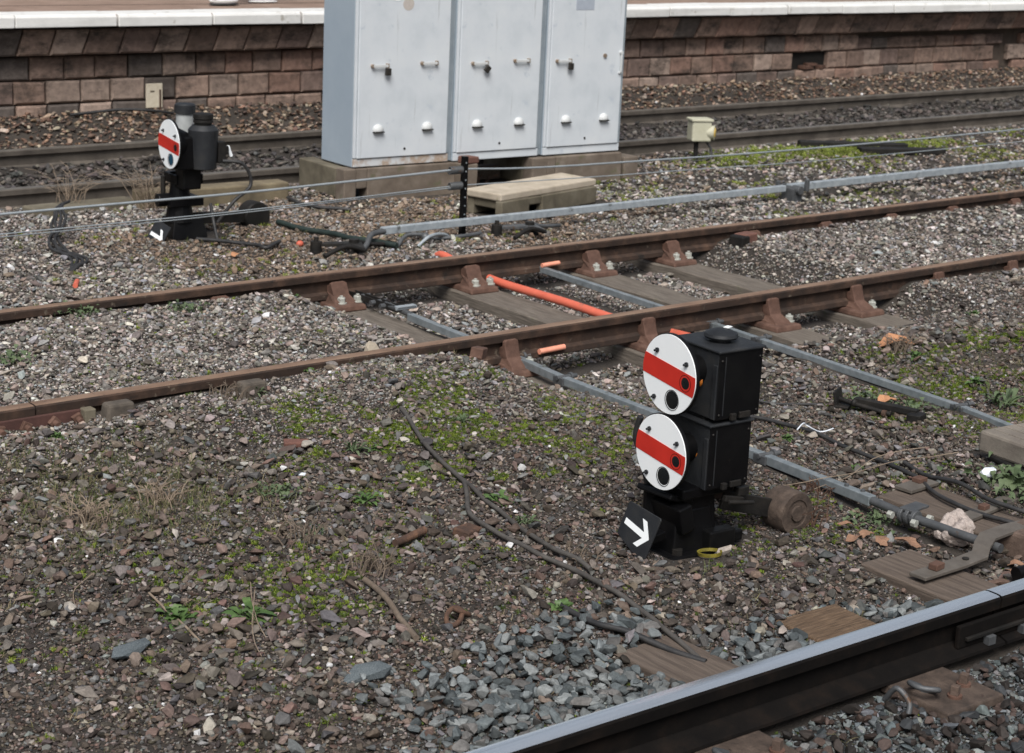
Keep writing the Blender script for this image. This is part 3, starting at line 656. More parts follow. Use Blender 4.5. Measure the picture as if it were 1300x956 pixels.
def plinth(x0, y0, w, d, z1, rz, lab, notches):
    t = thing('concrete_plinth', (x0, y0, 0), lab, 'plinth', rz=rz)
    zb = -.2; hh = z1 - zb
    b = MB()
    xs = [0]
    for (a, c) in notches: xs += [a, c]
    xs.append(w)
    for k in range(0, len(xs), 2): b.box(((xs[k] + xs[k+1])/2, .06, zb + hh/2), (xs[k+1]-xs[k], .12, hh))
    for (a, c) in notches:
        b.box(((a+c)/2, .06, z1 - .07), (c - a - .002, .116, .138))
    b.build('front_beam', M_conc, t, bevel=.008, jitter=.004)
    b = MB(); b.box((.06, d/2 + .06, zb + hh/2 + .04), (.12, d - .12, hh - .09)); b.build('side_beam', M_mossconc, t, bevel=.008, jitter=.004)
    MB().box((w - .06, d/2 + .06, zb + hh/2 + .04), (.12, d - .12, hh - .09)).build('side_beam', M_conc, t, bevel=.008)
plinth(7.1, 3.83, .93, .62, .098, -2.6, 'brown concrete plinth with square notches under the left cabinet', [(.1, .19)])
plinth(8.7, 3.72, .86, .62, .096, -2.6, 'brown concrete plinth under the right cabinet', [(.14, .22)])
tag(MB().box((8.09, 3.75, -.02), (.13, .14, .24), rz=-3).build('concrete_stub', M_conc, bevel=.008, jitter=.006), 'short upright concrete stub at the right end of the left plinth', 'block')
tag(MB().box((8.1, 3.73, .125), (.12, .1, .05), rz=9).build('brick_fragment', M_brick, bevel=.01, jitter=.01), 'broken red brick on top of the concrete stub below the cabinets', 'brick')
tag(MB().box((9.68, 3.84, -.04), (.16, .26, .18), rz=4).build('concrete_block', M_conc, bevel=.01, jitter=.006), 'square concrete block at the right foot of the right cabinet', 'block')
tag(MB().box((8.45, 4.15, -.06), (.5, .1, .1), rz=-2).build('timber_batten', M_woodbrown, bevel=.004), 'brown timber batten lying in the dark gap under the middle cabinet', 'batten')
# fallen trough beam
t = thing('concrete_beam', (8.24, 3.07, -.06), 'pale fallen concrete trough beam lying between the post and the right cabinet', 'beam', rz=12)
b = MB(); b.box((-.08, 0.02, .085), (1.08, .32, .05)); b.build('slab', M_conclight, t, bevel=.01, jitter=.006)
b = MB(); b.box((-.47, -.125, .0), (.3, .06, .12)); b.box((-.57, .02, .03), (.05, .2, .06)); b.box((.135, -.125, .0), (.63, .06, .12)); b.box((-.25, -.12, .03), (.145, .05, .055)); b.box((-.08, .14, 0), (1.04, .06, .12)); b.build('rib', M_mossconc, t, bevel=.008, jitter=.004)
# long beam behind the single disc signal
tag(MB().box((6.25, 4.16, -.075), (1.1, .16, .15), rz=-3).build('concrete_beam', mat('ochre stained concrete', [(.085, .07, .045), (.15, .12, .075), (.21, .175, .11)], 6, .92, 0, .5), bevel=.012, jitter=.006), 'ochre stained concrete beam lying behind the single disc signal', 'beam')
tag(MB().box((5.35, 4.3, -.13), (.75, .16, .12), rz=2).build('concrete_beam', M_mossconc, bevel=.012, jitter=.006), 'darker buried beam end behind the dry brush at the left', 'beam')

# cream lamp
t = thing('ground_lamp', (10.9, 4.2, -.135), 'small cream lamp on a short thin stem with a round yellow lens', 'lamp', rz=-25)
MB().box((0, 0, .26), (.17, .14, .17)).build('lamp_case', M_cream, t, bevel=.012)
MB().box((0, 0, .353), (.19, .16, .02)).build('case_lid', M_cream, t, bevel=.005)
MB().lathe((.06, -.02, .25), (1, -.55, 0), [(.0, .055), (.05, .058), (.065, .062), (.066, .05)], 28).build('lens_hood', M_cream, t, smooth=40)
MB().lathe((.113, -.05, .25), (1, -.55, 0), [(0, .05), (.012, .035)], 28).build('lens', M_yellens, t, smooth=50)
MB().box((-.02, 0, .09), (.03, .03, .2)).build('stem', M_blackdull, t)
MB().tube(smooth_path([(.06, -.02, .17), (.1, -.05, .1), (.05, -.08, .03), (-.2, -.1, .01)], 5), .01, 8).build('lamp_cable', M_rubber, t, smooth=50)

# ------------------------------------------------------------------ platform
plat = thing('railway_platform', (0, 6.85, 0), 'long station platform with sandstone block wall and white edge', 'platform')
bm_cols = []
wall_b = MB(); cols = []
def block(x0, x1, y0, y1, z0, z1, lean=0, top_out=0):
    j = lambda s=.004: rnd.uniform(-s, s)
    f = y0 + j(.008); g = .006
    ch = .016
    # front face inset ring gives a pillowed block
    A = [(x0+g+j(), z0+g+j()), (x1-g+j(), z0+g+j()), (x1-g+lean+j(), z1-g+j()), (x0+g+lean+j(), z1-g+j())]
    cx = sum(p[0] for p in A)/4; cz = sum(p[1] for p in A)/4
    vs = []
    for (x, z) in A: vs.append((x, y1, z))
    for i, (x, z) in enumerate(A): vs.append((x, f + ch - (top_out if i > 1 else 0), z))
    for i, (x, z) in enumerate(A):
        sx = ch if x < cx else -ch; sz = ch if z < cz else -ch
        vs.append((x + sx, f + j(.004) - (top_out if i > 1 else 0), z + sz))
    fs = [(0, 1, 5, 4), (1, 2, 6, 5), (2, 3, 7, 6), (3, 0, 4, 7), (4, 5, 9, 8), (5, 6, 10, 9), (6, 7, 11, 10), (7, 4, 8, 11), (8, 9, 10, 11)]
    wall_b.add([(p[0], p[1] - 6.85, p[2]) for p in vs], fs)
    base = rnd.choice([(.2, .13, .098), (.24, .16, .122), (.17, .112, .086), (.26, .185, .145), (.15, .1, .08), (.21, .125, .093)])
    if (x0 < 8.7 and rnd.random() < .16) or rnd.random() < .05: base = (.1, .078, .066)
    k = rnd.uniform(.8, 1.15); k *= 1.4; cols.extend([(base[0]*k*.93, base[1]*k, base[2]*k*1.05)] * len(fs))
rows = [(-.02, .17), (.17, .36), (.36, .555)]
x = 3.6
for ri, (z0, z1) in enumerate(rows):
    x = 3.5 + rnd.uniform(0, .3)
    while x < 40:
        w = rnd.uniform(.27, .33) if x < 16.3 else rnd.uniform(.26, .36)
        yy = 7.15 if x < 16.3 else 7.21
        z1b = z1 if not (x > 16.3 and ri == 2) else .5
        xm = x + w/2
        skip = (15.3 < xm < 15.98 and ri == 1) or (17.4 < xm < 17.75 and ri == 0 ) or (19.0 < xm < 19.3)
        if ri == 0 and 17.4 < xm < 17.75: skip = False
        if not skip: block(x, x + w, yy, yy + .22, z0, z1b)
        x += w
x = 3.5
while x < 40:
    w = rnd.uniform(.27, .33); block(x, x + w, 7.03, 7.37, .565, .785, lean=.045, top_out=.05); x += w
wo = wall_b.build('block_wall', attr_mat('sandstone blocks', 'GEOMETRY', 'col', .9, 14, .6, .45), plat)
ca = wo.data.color_attributes.new('col', 'FLOAT_COLOR', 'CORNER')
ca.data.foreach_set('color', np.repeat(np.array([(*c, 1) for c in cols], float), [len(p.vertices) for p in wo.data.polygons], axis=0).ravel())
# black soot stains on wall
nt = MATS['sandstone blocks'].node_tree; b_ = nt.nodes['Principled BSDF']; src = b_.inputs['Base Color'].links[0].from_socket
n2 = _noise(nt, 4, 6, .75, stretch=(.8, 1, 1.6)); r2 = ramp(nt, n2.outputs['Fac'], [(.5, (0, 0, 0)), (.66, (1, 1, 1))])
mx = nt.nodes.new('ShaderNodeMix'); mx.data_type = 'RGBA'; nt.links.new(r2.outputs['Color'], mx.inputs['Factor']); nt.links.new(src, mx.inputs['A']); mx.inputs['B'].default_value = (.07, .056, .048, 1)
nt.links.new(mx.outputs['Result'], b_.inputs['Base Color'])
MB().box((20, .52, .28), (42, .2, .88)).build('wall_core', M_mortar, plat)
MB().box((15.64, .40, .25), (.66, .06, .26)).build('void', M_void, plat, label='dark square opening low in the wall')  # black panel paints the shade in the depth of the opening
b = MB(); b.box((15.5, .33, .195), (.18, .1, .04), rz=8); b.box((15.56, .32, .225), (.14, .09, .03), rz=-12); b.box((15.75, .34, .19), (.12, .08, .04), rz=20); b.build('loose_bricks', M_chair, plat, bevel=.006)
MB().box((20.2, 3.34, .86), (44, 6.6, .08)).build('paving', M_paving, plat)
MB().box((20.2, .9, .9035), (44, .012, .002)).build('paving_joint', M_mortar, plat)
for k in range(41):
    x0 = 4.35 + .87 * (k - 3)
    w = .87 - rnd.choice((.008, .014, .02))
    b = MB(); pr = [(0, 0), (.0, .075), (.012, .092), (.03, .098), (.36, .1), (.36, 0)]
    dz = rnd.uniform(-.004, .004); dy = rnd.uniform(-.008, .008)
    b.add([(x0 + s*w, u + dy, .806 + z + dz) for s in (0, 1) for u, z in pr], [(0, 1, 2, 3, 4, 5), (6, 7, 8, 9, 10, 11)] + [(i, (i+1) % 6, (i+1) % 6 + 6, i + 6) for i in range(6)])
    b.build('coping_stone', M_coping, plat, bevel=.006, jitter=.008)
t = thing('number_tag', (7.41, 7.11, .09), 'small cream marker plate on a pin against the wall, above the single disc signal', 'marker', rz=0)
MB().box((0, 0, .12), (.15, .012, .2)).build('plate', mat('cream plate', [(.55, .48, .36), (.68, .62, .5)], 24, .7, spots=[((.2, .15, .1), 30, .62)]), t, bevel=.002)
MB().box((.05, -.012, .08), (.012, .01, .18)).build('pin', M_rustbolt, t)
MB().prism([(-.02, .0), (.02, .0), (.02, .012), (-.02, .012)], (-.02, -.0075, .15), (1, 0, 0), (0, 0, 1), .001).build('mark', M_hand, t)

# ------------------------------------------------------------------ person on the platform
def skinned(name, joints, edges, mtl, parent, sub=2):
    me = bpy.data.meshes.new(name); me.from_pydata([j[0] for j in joints], edges, []); o = bpy.data.objects.new(name, me); COL.objects.link(o)
    me.materials.append(mtl); o.parent = parent
    sk = o.modifiers.new('skin', 'SKIN'); me.skin_vertices.new() if not me.skin_vertices else None
    for i, j in enumerate(joints):
        r = j[1]; me.skin_vertices[0].data[i].radius = (r, r) if not hasattr(r, '__len__') else r
    me.skin_vertices[0].data[0].use_root = True
    s = o.modifiers.new('sub', 'SUBSURF'); s.levels = sub; s.render_levels = sub
    return o
per = thing('person', (8.55, 7.7, .902), 'person in dark trousers and white trainers walking on the platform behind the cabinets', 'person', rz=0)
J = [((0, 0, .95), (.14, .11)), ((0, 0, 1.2), (.13, .1)), ((0, 0, 1.42), (.15, .1)), ((0, 0, 1.52), .055), ((.01, 0, 1.62), (.075, .085)), ((.01, 0, 1.72), (.07, .085)),
     ((.03, -.18, 1.42), .05), ((.1, -.22, 1.15), .04), ((.24, -.2, .95), .03), ((-.03, .18, 1.42), .05), ((-.1, .22, 1.15), .04), ((-.08, .22, .88), .03),
     ((0, -.1, .9), .085), ((-.12, -.1, .5), .055), ((-.25, -.12, .1), .035), ((0, .1, .9), .085), ((.16, .1, .5), .055), ((.25, .1, .1), .035),
     ((.27, -.2, .87), (.03, .015)), ((-.06, .22, .78), (.03, .015))]
E_ = [(0, 1), (1, 2), (2, 3), (3, 4), (4, 5), (2, 6), (6, 7), (7, 8), (2, 9), (9, 10), (10, 11), (0, 12), (12, 13), (13, 14), (0, 15), (15, 16), (16, 17), (8, 18), (11, 19)]
body = skinned('body', J, E_, M_skin, per)
skinned('trousers', [((0, 0, .98), (.155, .125)), ((0, -.1, .88), .1), ((-.12, -.1, .5), .075), ((-.24, -.12, .09), .06), ((0, .1, .88), .1), ((.16, .1, .5), .075), ((.25, .1, .09), .06)], [(0, 1), (1, 2), (2, 3), (0, 4), (4, 5), (5, 6)], M_denim, per)
skinned('jacket', [((0, 0, .92), (.165, .13)), ((0, 0, 1.2), (.155, .12)), ((0, 0, 1.43), (.16, .11)), ((.03, -.19, 1.42), .07), ((.1, -.23, 1.15), .058), ((.21, -.21, .99), .045), ((-.03, .19, 1.42), .07), ((-.1, .23, 1.15), .058), ((-.08, .23, .95), .045), ((0, 0, 1.5), .07)],
        [(0, 1), (1, 2), (2, 3), (3, 4), (4, 5), (2, 6), (6, 7), (7, 8), (2, 9)], M_jacket, per)
MB().ball((-.005, 0, 1.74), .092, 3, (1, .95, .9)).build('hair', M_hair, per, smooth=60)
for (fx, fy, lift, q) in ((-.26, -.13, .0, 0), (.28, .1, 0, 0)):
    s = MB(); s.add([], []); 
    s.ball((fx + .05, fy, .045), 1, 3, (.145, .05, .042)); s.ball((fx - .04, fy, .075), 1, 2, (.055, .045, .055))
    so = s.build('shoe', M_shoe, per, smooth=60); MB().ball((fx + .05, fy, .014), 1, 3, (.15, .054, .014)).build('sole', M_rubber if fx < 0 else M_shoe, so, smooth=60)
    # rests on the paving

# ------------------------------------------------------------------ things around the bottom right
def board(name, quad, z, th, m, label, cat='board', rz=None):
    """quad: four corners (x, y) in order"""
    b = MB(); n = 10; A, B, C_, D_ = [Vector((*q, z)) for q in quad]
    vs = [A, B, C_, D_] + [v - Vector((0, 0, th)) for v in (A, B, C_, D_)]
    b.add(vs, [(0, 1, 2, 3), (7, 6, 5, 4), (0, 4, 5, 1), (1, 5, 6, 2), (2, 6, 7, 3), (3, 7, 4, 0)])
    return tag(b.build(name, m, bevel=.006, jitter=.008), label, cat)
board('timber_sleeper', [(4.78, -2.79), (4.76, -3.36), (5.02, -3.37), (5.05, -2.79)], -.128, .12, M_woodbrown, 'weathered brown sleeper end under the flat iron strap beside the bright rail', 'sleeper')
board('timber_sleeper', [(4.16, -2.97), (4.13, -3.36), (4.4, -3.36), (4.42, -2.99)], -.128, .12, M_woodtan, 'splintered tan sleeper end among the grey stones beside the bright rail', 'sleeper')
board('timber_sleeper', [(3.56, -2.88), (3.55, -3.36), (3.80, -3.36), (3.80, -2.86)], -.130, .12, M_woodbrown, 'smooth brown sleeper end under the black cable ends', 'sleeper')
board('timber_sleeper', [(5.42, -2.33), (5.40, -3.3), (5.68, -3.3), (5.72, -2.3)], -.135, .12, M_woodbrown, 'long brown timber behind the clear plastic bag at the right edge', 'sleeper')
for k, xx in enumerate((2.95, 2.35, 6.1, 6.8)):
    board('timber_sleeper', [(xx, -2.9), (xx, -3.36), (xx+.26, -3.36), (xx+.26, -2.9)], -.165, .1, M_woodbrown, 'buried sleeper end hidden beneath grey stones beside the bright rail', 'sleeper')['group'] = 'buried sleepers'
# iron strap and bracket
t = thing('iron_strap', (4.9, -3.02, -.1), 'flat grey iron strap with two holes screwed to the sleeper end', 'strap')
b = MB(); pts = [(-.1, 0, -.012), (.12, .0, -.012), (.24, .0, -.005), (.29, .03, .01), (.36, .06, .02), (.5, .07, .02), (.7, .06, .015)]
vs = []; 
for (px, py, pz) in pts: vs += [(px, py - .035, pz), (px, py + .035, pz), (px, py + .035, pz + .012), (px, py - .035, pz + .012)]
fs = [(0, 1, 2, 3), tuple(len(vs) - 4 + k for k in (3, 2, 1, 0))]
for i in range(len(pts) - 1):
    for k in range(4): fs.append((4*i + k, 4*i + (k+1) % 4, 4*i + 4 + (k+1) % 4, 4*i + 4 + k))
b.add(vs, fs); b.build('strap_bar', M_galvdark if False else mat('dull strap iron', [(.09, .078, .066), (.14, .125, .108)], 18, .7, .2, .4), t, bevel=.002)
MB().box((.0, .0, .012), (.05, .035, .022), rz=6).build('square_bolt', M_chair, t, bevel=.003)
for bx in (.16,): MB().cyl((bx, .0, -.002), (bx, .0, .0075), .012, 12).build('hole', M_void, t)
tag(MB().box((5.47, -3.02, -.12), (.2, .2, .1), rz=5).build('iron_casting', M_weight, bevel=.012, jitter=.01), 'rusty brown casting block under the bend of the iron strap', 'casting')
t = thing('locking_bar', (5.1, -3.2, -.1), 'short thick black bar beside the bright rail at the right edge', 'bar', rz=-8)
MB().tube([(0, 0, 0), (.04, 0, 0), (.1, 0, 0), (.4, 0, -.01)], [.024, .024, .03, .03], 14).build('bar_body', M_black, t, smooth=40)
MB().box((5.85, -2.66, -.122), (.4, .07, .02), rz=6).build('x', M_galvdark) if False else None
t = thing('iron_strap', (5.55, -2.7, -.122), 'second brown iron strap across the long timber under the black cables', 'strap', rz=8)
MB().box((.1, 0, 0), (.5, .06, .014)).build('strap_bar', MATS['dull strap iron'], t, bevel=.002)
MB().box((.05, 0, .016), (.04, .03, .018)).build('square_bolt', M_chair, t, bevel=.002)
t = thing('iron_strap', (5.62, -2.36, -.122), 'short plate with a bolt near the upper end of the long timber', 'strap', rz=3)
MB().box((0, 0, 0), (.18, .08, .014)).build('strap_bar', MATS['dull strap iron'], t, bevel=.002)
MB().box((.03, 0.01, .016), (.05, .04, .018)).build('square_bolt', M_chair, t, bevel=.002)
# concrete lid
t = thing('trough_lid', (6.24, -2.42, -.03), 'thick ribbed grey concrete lid on iron supports at the right edge', 'lid', rz=-4)
MB().box((.06, -.12, -.01), (.42, .5, .09)).build('slab', M_lid, t, bevel=.012, jitter=.006)
for k in range(5): MB().box((-.08 + k*.07, -.12, .037), (.02, .46, .006)).build('rib', M_lid, t, bevel=.002)
b = MB(); b.box((-.1, .02, -.07), (.03, .03, .1)); b.box((.0, -.35, -.06), (.3, .03, .06)); b.tube([(-.14, .06, -.06), (-.16, -.1, -.07), (-.14, -.4, -.06)], .014, 8); b.build('support', M_blackdull, t, bevel=.002)
# black lever piece
t = thing('iron_lever', (6.24, -1.45, Hs(6.24, -1.45) + .03), 'black iron lever with an upright angle bracket lying between the two rods', 'lever', rz=-73)
MB().box((-.07, .03, .03), (.02, .14, .09), rz=12, ry=-14).build('angle_bracket', M_blackdull, t, bevel=.003)
MB().box((-.02, .03, -.01), (.1, .13, .014), rz=12).build('angle_foot', M_blackdull, t, bevel=.003)
MB().tube([(-.06, .03, .02), (.06, .01, .015), (.36, .0, .0)], .014, 10).build('round_bar', M_blackdull, t, smooth=50)
b = MB().box((.3, .035, .03), (.48, .045, .035)); b.box((.55, .0, .01), (.1, .1, .05)); b.build('lever_bar', M_blackdull, t, bevel=.004)
MB().ball((.07, .01, .02), .025, 2).build('knuckle', M_blackdull, t, smooth=50)
MB().cyl((.3, -.01, .0), (.33, -.01, .0), .02, 12).build('collar', M_rustbolt, t, smooth=40)
t = [o for o in COL.objects if o.name == 'iron_lever'][0]; t.scale = (.62, .8, .8)
# fastenings beyond the bright rail
t = thing('rail_fishplate', (4.72, yA(4.72) - .024, -.1), 'dark fishplate with three nuts on the side of the bright rail', 'fishplate', rz=-1.4)
MB().box((.05, -.014, .008), (.62, .016, .075)).build('plate', M_railblack, t, bevel=.004)
MB().box((.05, -.028, .0), (.56, .012, .012)).build('plate_rib', M_blackdull, t, bevel=.002)
for bx in (-.12, .05, .22): MB().box((bx, -.034, -.022), (.034, .024, .03)).build('nut', M_galvdark, t, bevel=.002)
for k, xx in enumerate((4.24, 3.45, 2.7, 5.03, 5.8)):
    t = thing('baseplate', (xx, yA(xx) - .19, -.168), ('rusty baseplate with two square screws and a coil clip holding the bright rail' if k == 0 else 'rusty baseplate under the bright rail, hidden by stones'), 'baseplate', rz=-1.4, group='baseplates of the bright rail')
    MB().box((0, .02, 0), (.26, .26, .03), taper=.96).build('plate', M_greasy, t, bevel=.006)
    for (bx, by) in ((-.02, -.04), (.07, -.0)):
        q = MB().cyl((bx, by, .015), (bx, by, .023), .022, 16).build('screw', M_chair, t, smooth=40)
        MB().box((bx, by, .037), (.024, .024, .03), rz=20).build('screw_head', M_weight, q, bevel=.002)
    MB().tube(smooth_path([(-.06, .06, .02), (-.12, .05, .05), (-.13, .0, .055), (-.09, -.03, .05), (-.06, .0, .03), (-.07, .04, .015)], 5), .0085, 10).build('coil_clip', M_galvdark, t, smooth=60)
    MB().tube(smooth_path([(-.2, .07, .01), (-.2, .03, .06), (-.19, -.01, .03), (-.2, -.02, .0)], 5), .0085, 10).build('coil_clip', M_galvdark, t, smooth=60)

# ------------------------------------------------------------------ cables and hoses
def cable(name, pts, r, m, label, cat='cable', lift=None, wob=.006, k=6):
    P = smooth_path([(p[0], p[1], (Hs(p[0], p[1]) + r*1.4 + .01 + (p[2] if len(p) > 2 else 0))) for p in pts], k, wob)
    P = [Vector((p.x, p.y, max(p.z, Hs(p.x, p.y) + r*.8))) for p in P]
    return tag(MB().tube(P, r, 8).build(name, m, smooth=60), label, cat)
cable('hose', [(4.30, -.74), (4.18, -1.05), (4.10, -1.3), (4.04, -1.55), (3.99, -1.8), (3.95, -2.05), (3.93, -2.25, .01), (3.92, -2.35)], .009, M_hose, 'dusty grey hose running down the mossy mound towards the signal foot', 'hose')
cable('hose', [(4.06, -1.47, .005), (3.98, -1.6), (3.88, -1.75), (3.84, -1.95, .01), (3.86, -2.2), (3.85, -2.5), (3.80, -2.8), (3.74, -3.05)], .009, M_hose, 'branch of the grey hose curving down to the brown sleeper end', 'hose')
cable('cable', [(3.64, -2.52), (3.62, -2.7), (3.66, -2.82), (3.7, -2.95), (3.74, -3.08)], .010, M_rubber, 'short black cable end beside the hose branch near the bright rail')
cable('cable', [(5.75, -1.25), (5.8, -1.42), (5.8, -1.67), (5.76, -1.9), (5.74, -2.1), (5.70, -2.3), (5.58, -2.5, .01), (5.55, -2.75, .02), (5.62, -3.0, .02)], .009, M_rubber, 'black cable winding over the stones right of the counterweight')
cable('cable', [(5.80, -2.15), (5.76, -2.3), (5.72, -2.5, .02), (5.66, -2.7, .03), (5.7, -2.9, .02), (5.8, -3.1)], .009, M_rubber, 'second black cable crossing the long timber beside the first')
cable('cable', [(6.05, -.35), (6.0, -.8), (6.02, -1.1), (6.2, -1.35)], .006, M_rubber, 'thin black cable from behind the signal box to the iron lever')
cable('cable', [(6.2, 3.25), (6.24, 3.0), (6.3, 2.8), (6.33, 2.55), (6.42, 2.25)], .018, mat('dark green cable', [(.008, .016, .014), (.02, .035, .03)], 12, .6), 'thick dark green cable end pointing at the orange pipe')
cable('cable', [(6.75, 4.0), (6.72, 3.7), (6.9, 3.45)], .012, M_rubber, 'short black cable by the counterweight of the single disc signal')
t = thing('cable_loops', (4.72, 3.2, Hs(4.72, 3.2)), 'tangle of black cables hanging to the ground at the far left', 'cables')
for k in range(4):
    a = [( -.05 + .5, .9, .1), (.2 + .02*k, .55 + .02*k, .13), (.03*k, .2, .08 + .02*k), (-.1 + .05*math.sin(k*2.1), -.05, .04), (-.14 + .03*k, -.35, .015), (-.28, -.62, .012)]
    MB().tube(smooth_path(a, 6, .02), .009, 8).build('cable', M_rubber, t, smooth=60)
cable('cable', [(5.5, 3.05), (5.7, 2.75), (5.72, 2.6), (5.9, 2.75)], .012, M_rubber, 'black cable curl on the stones right of the single disc signal')
t = thing('troughing_scrap', (12.7, 4.0, -.09), 'dark broken troughing pieces lying on grass beyond the wires', 'scrap', rz=-32)
MB().box((0, .15, 0), (1.0, .1, .05)).build('piece', M_blackdull, t, bevel=.006); MB().box((.35, -.15, 0), (.8, .12, .05), rz=5).build('piece', M_blackdull, t, bevel=.006)
tag(MB().tube(smooth_path([(6.6, 7.0, .1), (7.0, 6.95, .13), (7.25, 6.9, .12), (7.5, 6.95, .08)], 5), .012, 8).build('cable', M_rubber, smooth=50), 'black cable lying against the foot of the platform wall', 'cable')

# ------------------------------------------------------------------ small litter
def stone_mesh(name, seed, m, flat=.7):
    r = random.Random(seed); bm = bmesh.new()
    for k in range(16):
        v = Vector((r.gauss(0, 1), r.gauss(0, 1), r.gauss(0, 1))).normalized()
        v = v * r.uniform(.82, 1.0); bm.verts.new((v.x*r.uniform(.85, 1.15), v.y*.8, v.z*flat))
    res = bmesh.ops.convex_hull(bm, input=bm.verts)
    junk = [g for g in res['geom_interior'] if isinstance(g, bmesh.types.BMVert)] + [g for g in res['geom_unused'] if isinstance(g, bmesh.types.BMVert)]
    if junk: bmesh.ops.delete(bm, geom=list(set(junk)), context='VERTS')
    bmesh.ops.bevel(bm, geom=list(bm.edges), offset=.07, segments=1, affect='EDGES', clamp_overlap=True)
    me = bpy.data.meshes.new(name); bm.to_mesh(me); bm.free(); me.materials.append(m); return me
def single(name, mesh_m, x, y, sc, label, cat, rz=0, seed=1, flat=.7, dz=0):
    o = bpy.data.objects.new(name, stone_mesh(name, seed, mesh_m, flat)); COL.objects.link(o)
    o.location = (x, y, Hs(x, y) + sc[2]*.35 + dz); o.scale = sc; o.rotation_euler = (rnd.uniform(-.15, .15), rnd.uniform(-.15, .15), R(rz)); return tag(o, label, cat)
def brickbit(x, y, d, rz, m, label):
    return tag(MB().box((0, 0, 0), d).build('brick_fragment', m, bevel=.006, jitter=.006), label, 'brick'), 
b, = brickbit(3.77, -.77, (.1, .05, .022), -25, M_brick, 'flat red brick fragment left of the mossy mound'); b.location = (3.77, -.77, Hs(3.77, -.77) + .02); b.rotation_euler = (.1, .05, R(-28))
b, = brickbit(3.75, -1.86, (.1, .07, .03), 0, M_rustbolt, 'pointed brown brick chip above the rusty bolt'); b.location = (3.78, -1.86, Hs(3.78, -1.86) + .015); b.rotation_euler = (.1, .12, R(20))
b, = brickbit(5.12, -.2, (.09, .06, .05), 0, M_chair, 'rust brown block on the stones below the near rail'); b.location = (5.15, -.17, Hs(5.12, -.2) + .04); b.rotation_euler = (.1, .2, R(35))
t = thing('brick_fragment', (8.52, 1.36, -.07), 'dark and red block lodged against the second rusty rail', 'brick', rz=8)
MB().box((0, 0, 0), (.14, .1, .08)).build('body', M_brick, t, bevel=.01, jitter=.01); MB().box((-.08, -.01, -.005), (.08, .11, .08)).build('tarred_end', M_blackdull, t, bevel=.01)
t = thing('screw_spike', (3.53, -1.83, Hs(3.53, -1.83) + .036), 'long rusty threaded screw lying on the gravel left of the hose', 'screw', rz=14)
MB().cyl((-.05, 0, 0), (.0, 0, 0), .014, 10).build('shank', M_rustbolt, t, smooth=40)
pr = [(0, .011)]
for k in range(9): pr += [(.004 + k*.0125, .015), (.009 + k*.0125, .010)]
MB().lathe((0, 0, 0), (1, 0, .05), pr, 12).build('thread', M_rustbolt, t, smooth=20)
t = thing('chain_link', (3.27, -2.45, Hs(3.27, -2.45) + .03), 'two joined rusty chain links on the gravel near the bottom', 'chain', rz=20)
for (ox, rx, rz_) in ((0, .35, 0), (.045, -.5, 60)):
    ring = []
    for k in range(25):
        a = 2*math.pi*k/24; ring.append((ox + .03*math.cos(a), .021*math.sin(a), .018*math.sin(a + rx*3)*1.0))
    MB().tube(ring, .0085, 8).build('link', M_rustbolt, t, smooth=60)
cable('stick', [(3.22, -2.04), (3.18, -2.2), (3.13, -2.36), (3.08, -2.52)], .010, M_stick, 'straight dead stick lying left of the rusty chain links', 'stick')
cable('stick', [(2.60, -1.75), (2.58, -1.95), (2.55, -2.15)], .004, M_twig, 'thin pale twig beside the brightest weed at lower left', 'twig')
for k, (pp, lab) in enumerate(([[(2.72, -2.25), (2.77, -2.1, .03), (2.86, -1.92, .05)], 'long pale twig leaning from the two leafy weeds at the bottom'], [[(2.64, -2.35), (2.7, -2.2, .02), (2.83, -2.0, .06)], 'longest pale stalk arching beside the bottom weeds'],
    [[(2.35, -1.75), (2.42, -1.6), (2.5, -1.55, .02)], 'pale twig left of the bottom weeds'], [[(3.6, -.95), (3.64, -1.05), (3.66, -1.12)], 'short pale twig right of the flat brick fragment'],
    [[(5.2, -2.2, .03), (5.45, -2.15, .02), (5.7, -2.1, .04), (5.95, -2.15, .05)], 'long dry stem lying across the rod and black cable'],
    [[(5.1, -2.1, .02), (5.35, -2.2, .06), (5.7, -2.2, .05), (5.95, -2.3, .06)], 'second dry stem lying across the rod and black cable'])):
    cable('twig', pp, .0016 if k < 4 else .0018, M_twig, lab, 'twig')
tag(MB().tube(smooth_path([(5.74, -1.62, Hs(5.74, -1.62)+.03), (5.8, -1.6, Hs(5.8, -1.6)+.05), (5.85, -1.58, Hs(5.85, -1.58)+.03), (5.82, -1.68, Hs(5.82, -1.68)+.03), (5.88, -1.7, Hs(5.88, -1.7)+.04)], 5), .0028, 6).build('string', M_paper, smooth=60), 'scrap of white string on stones right of the signal box', 'string')
def leaf(x, y, s, label, rz=0, m=M_leafor):
    b = MB(); n = 16; pts = []
    for k in range(n):
        a = 2*math.pi*k/n; r = (1, .8, .93, .7, .96)[k % 5] * (1 + .25*math.cos(a)) * (1 + .12*math.sin(k*2.7 + rz)); pts.append((r*math.cos(a), r*.62*math.sin(a)))
    vs = [(0, 0, .08)] + [(p[0], p[1], .18*math.sin(p[0]*3+1) + .1*abs(p[1])) for p in pts] + [(0, 0, .05)] + [(p[0], p[1], .18*math.sin(p[0]*3+1) + .1*abs(p[1]) - .03) for p in pts]
    fs = [(0, 1+k, 1+(k+1) % n) for k in range(n)] + [(n+1, n+2+(k+1) % n, n+2+k) for k in range(n)] + [(1+k, n+2+k, n+2+(k+1) % n, 1+(k+1) % n) for k in range(n)]
    b.add(vs, fs); o = tag(b.build('fallen_leaf', m), label, 'leaf'); o.location = (x, y, Hs(x, y) + .03); o.scale = (s, s, s); o.rotation_euler = (.1, -.1, R(rz)); return o
leaf(7.13, -.98, .1, 'big orange fallen leaf on stones above the galvanised rod', -35)
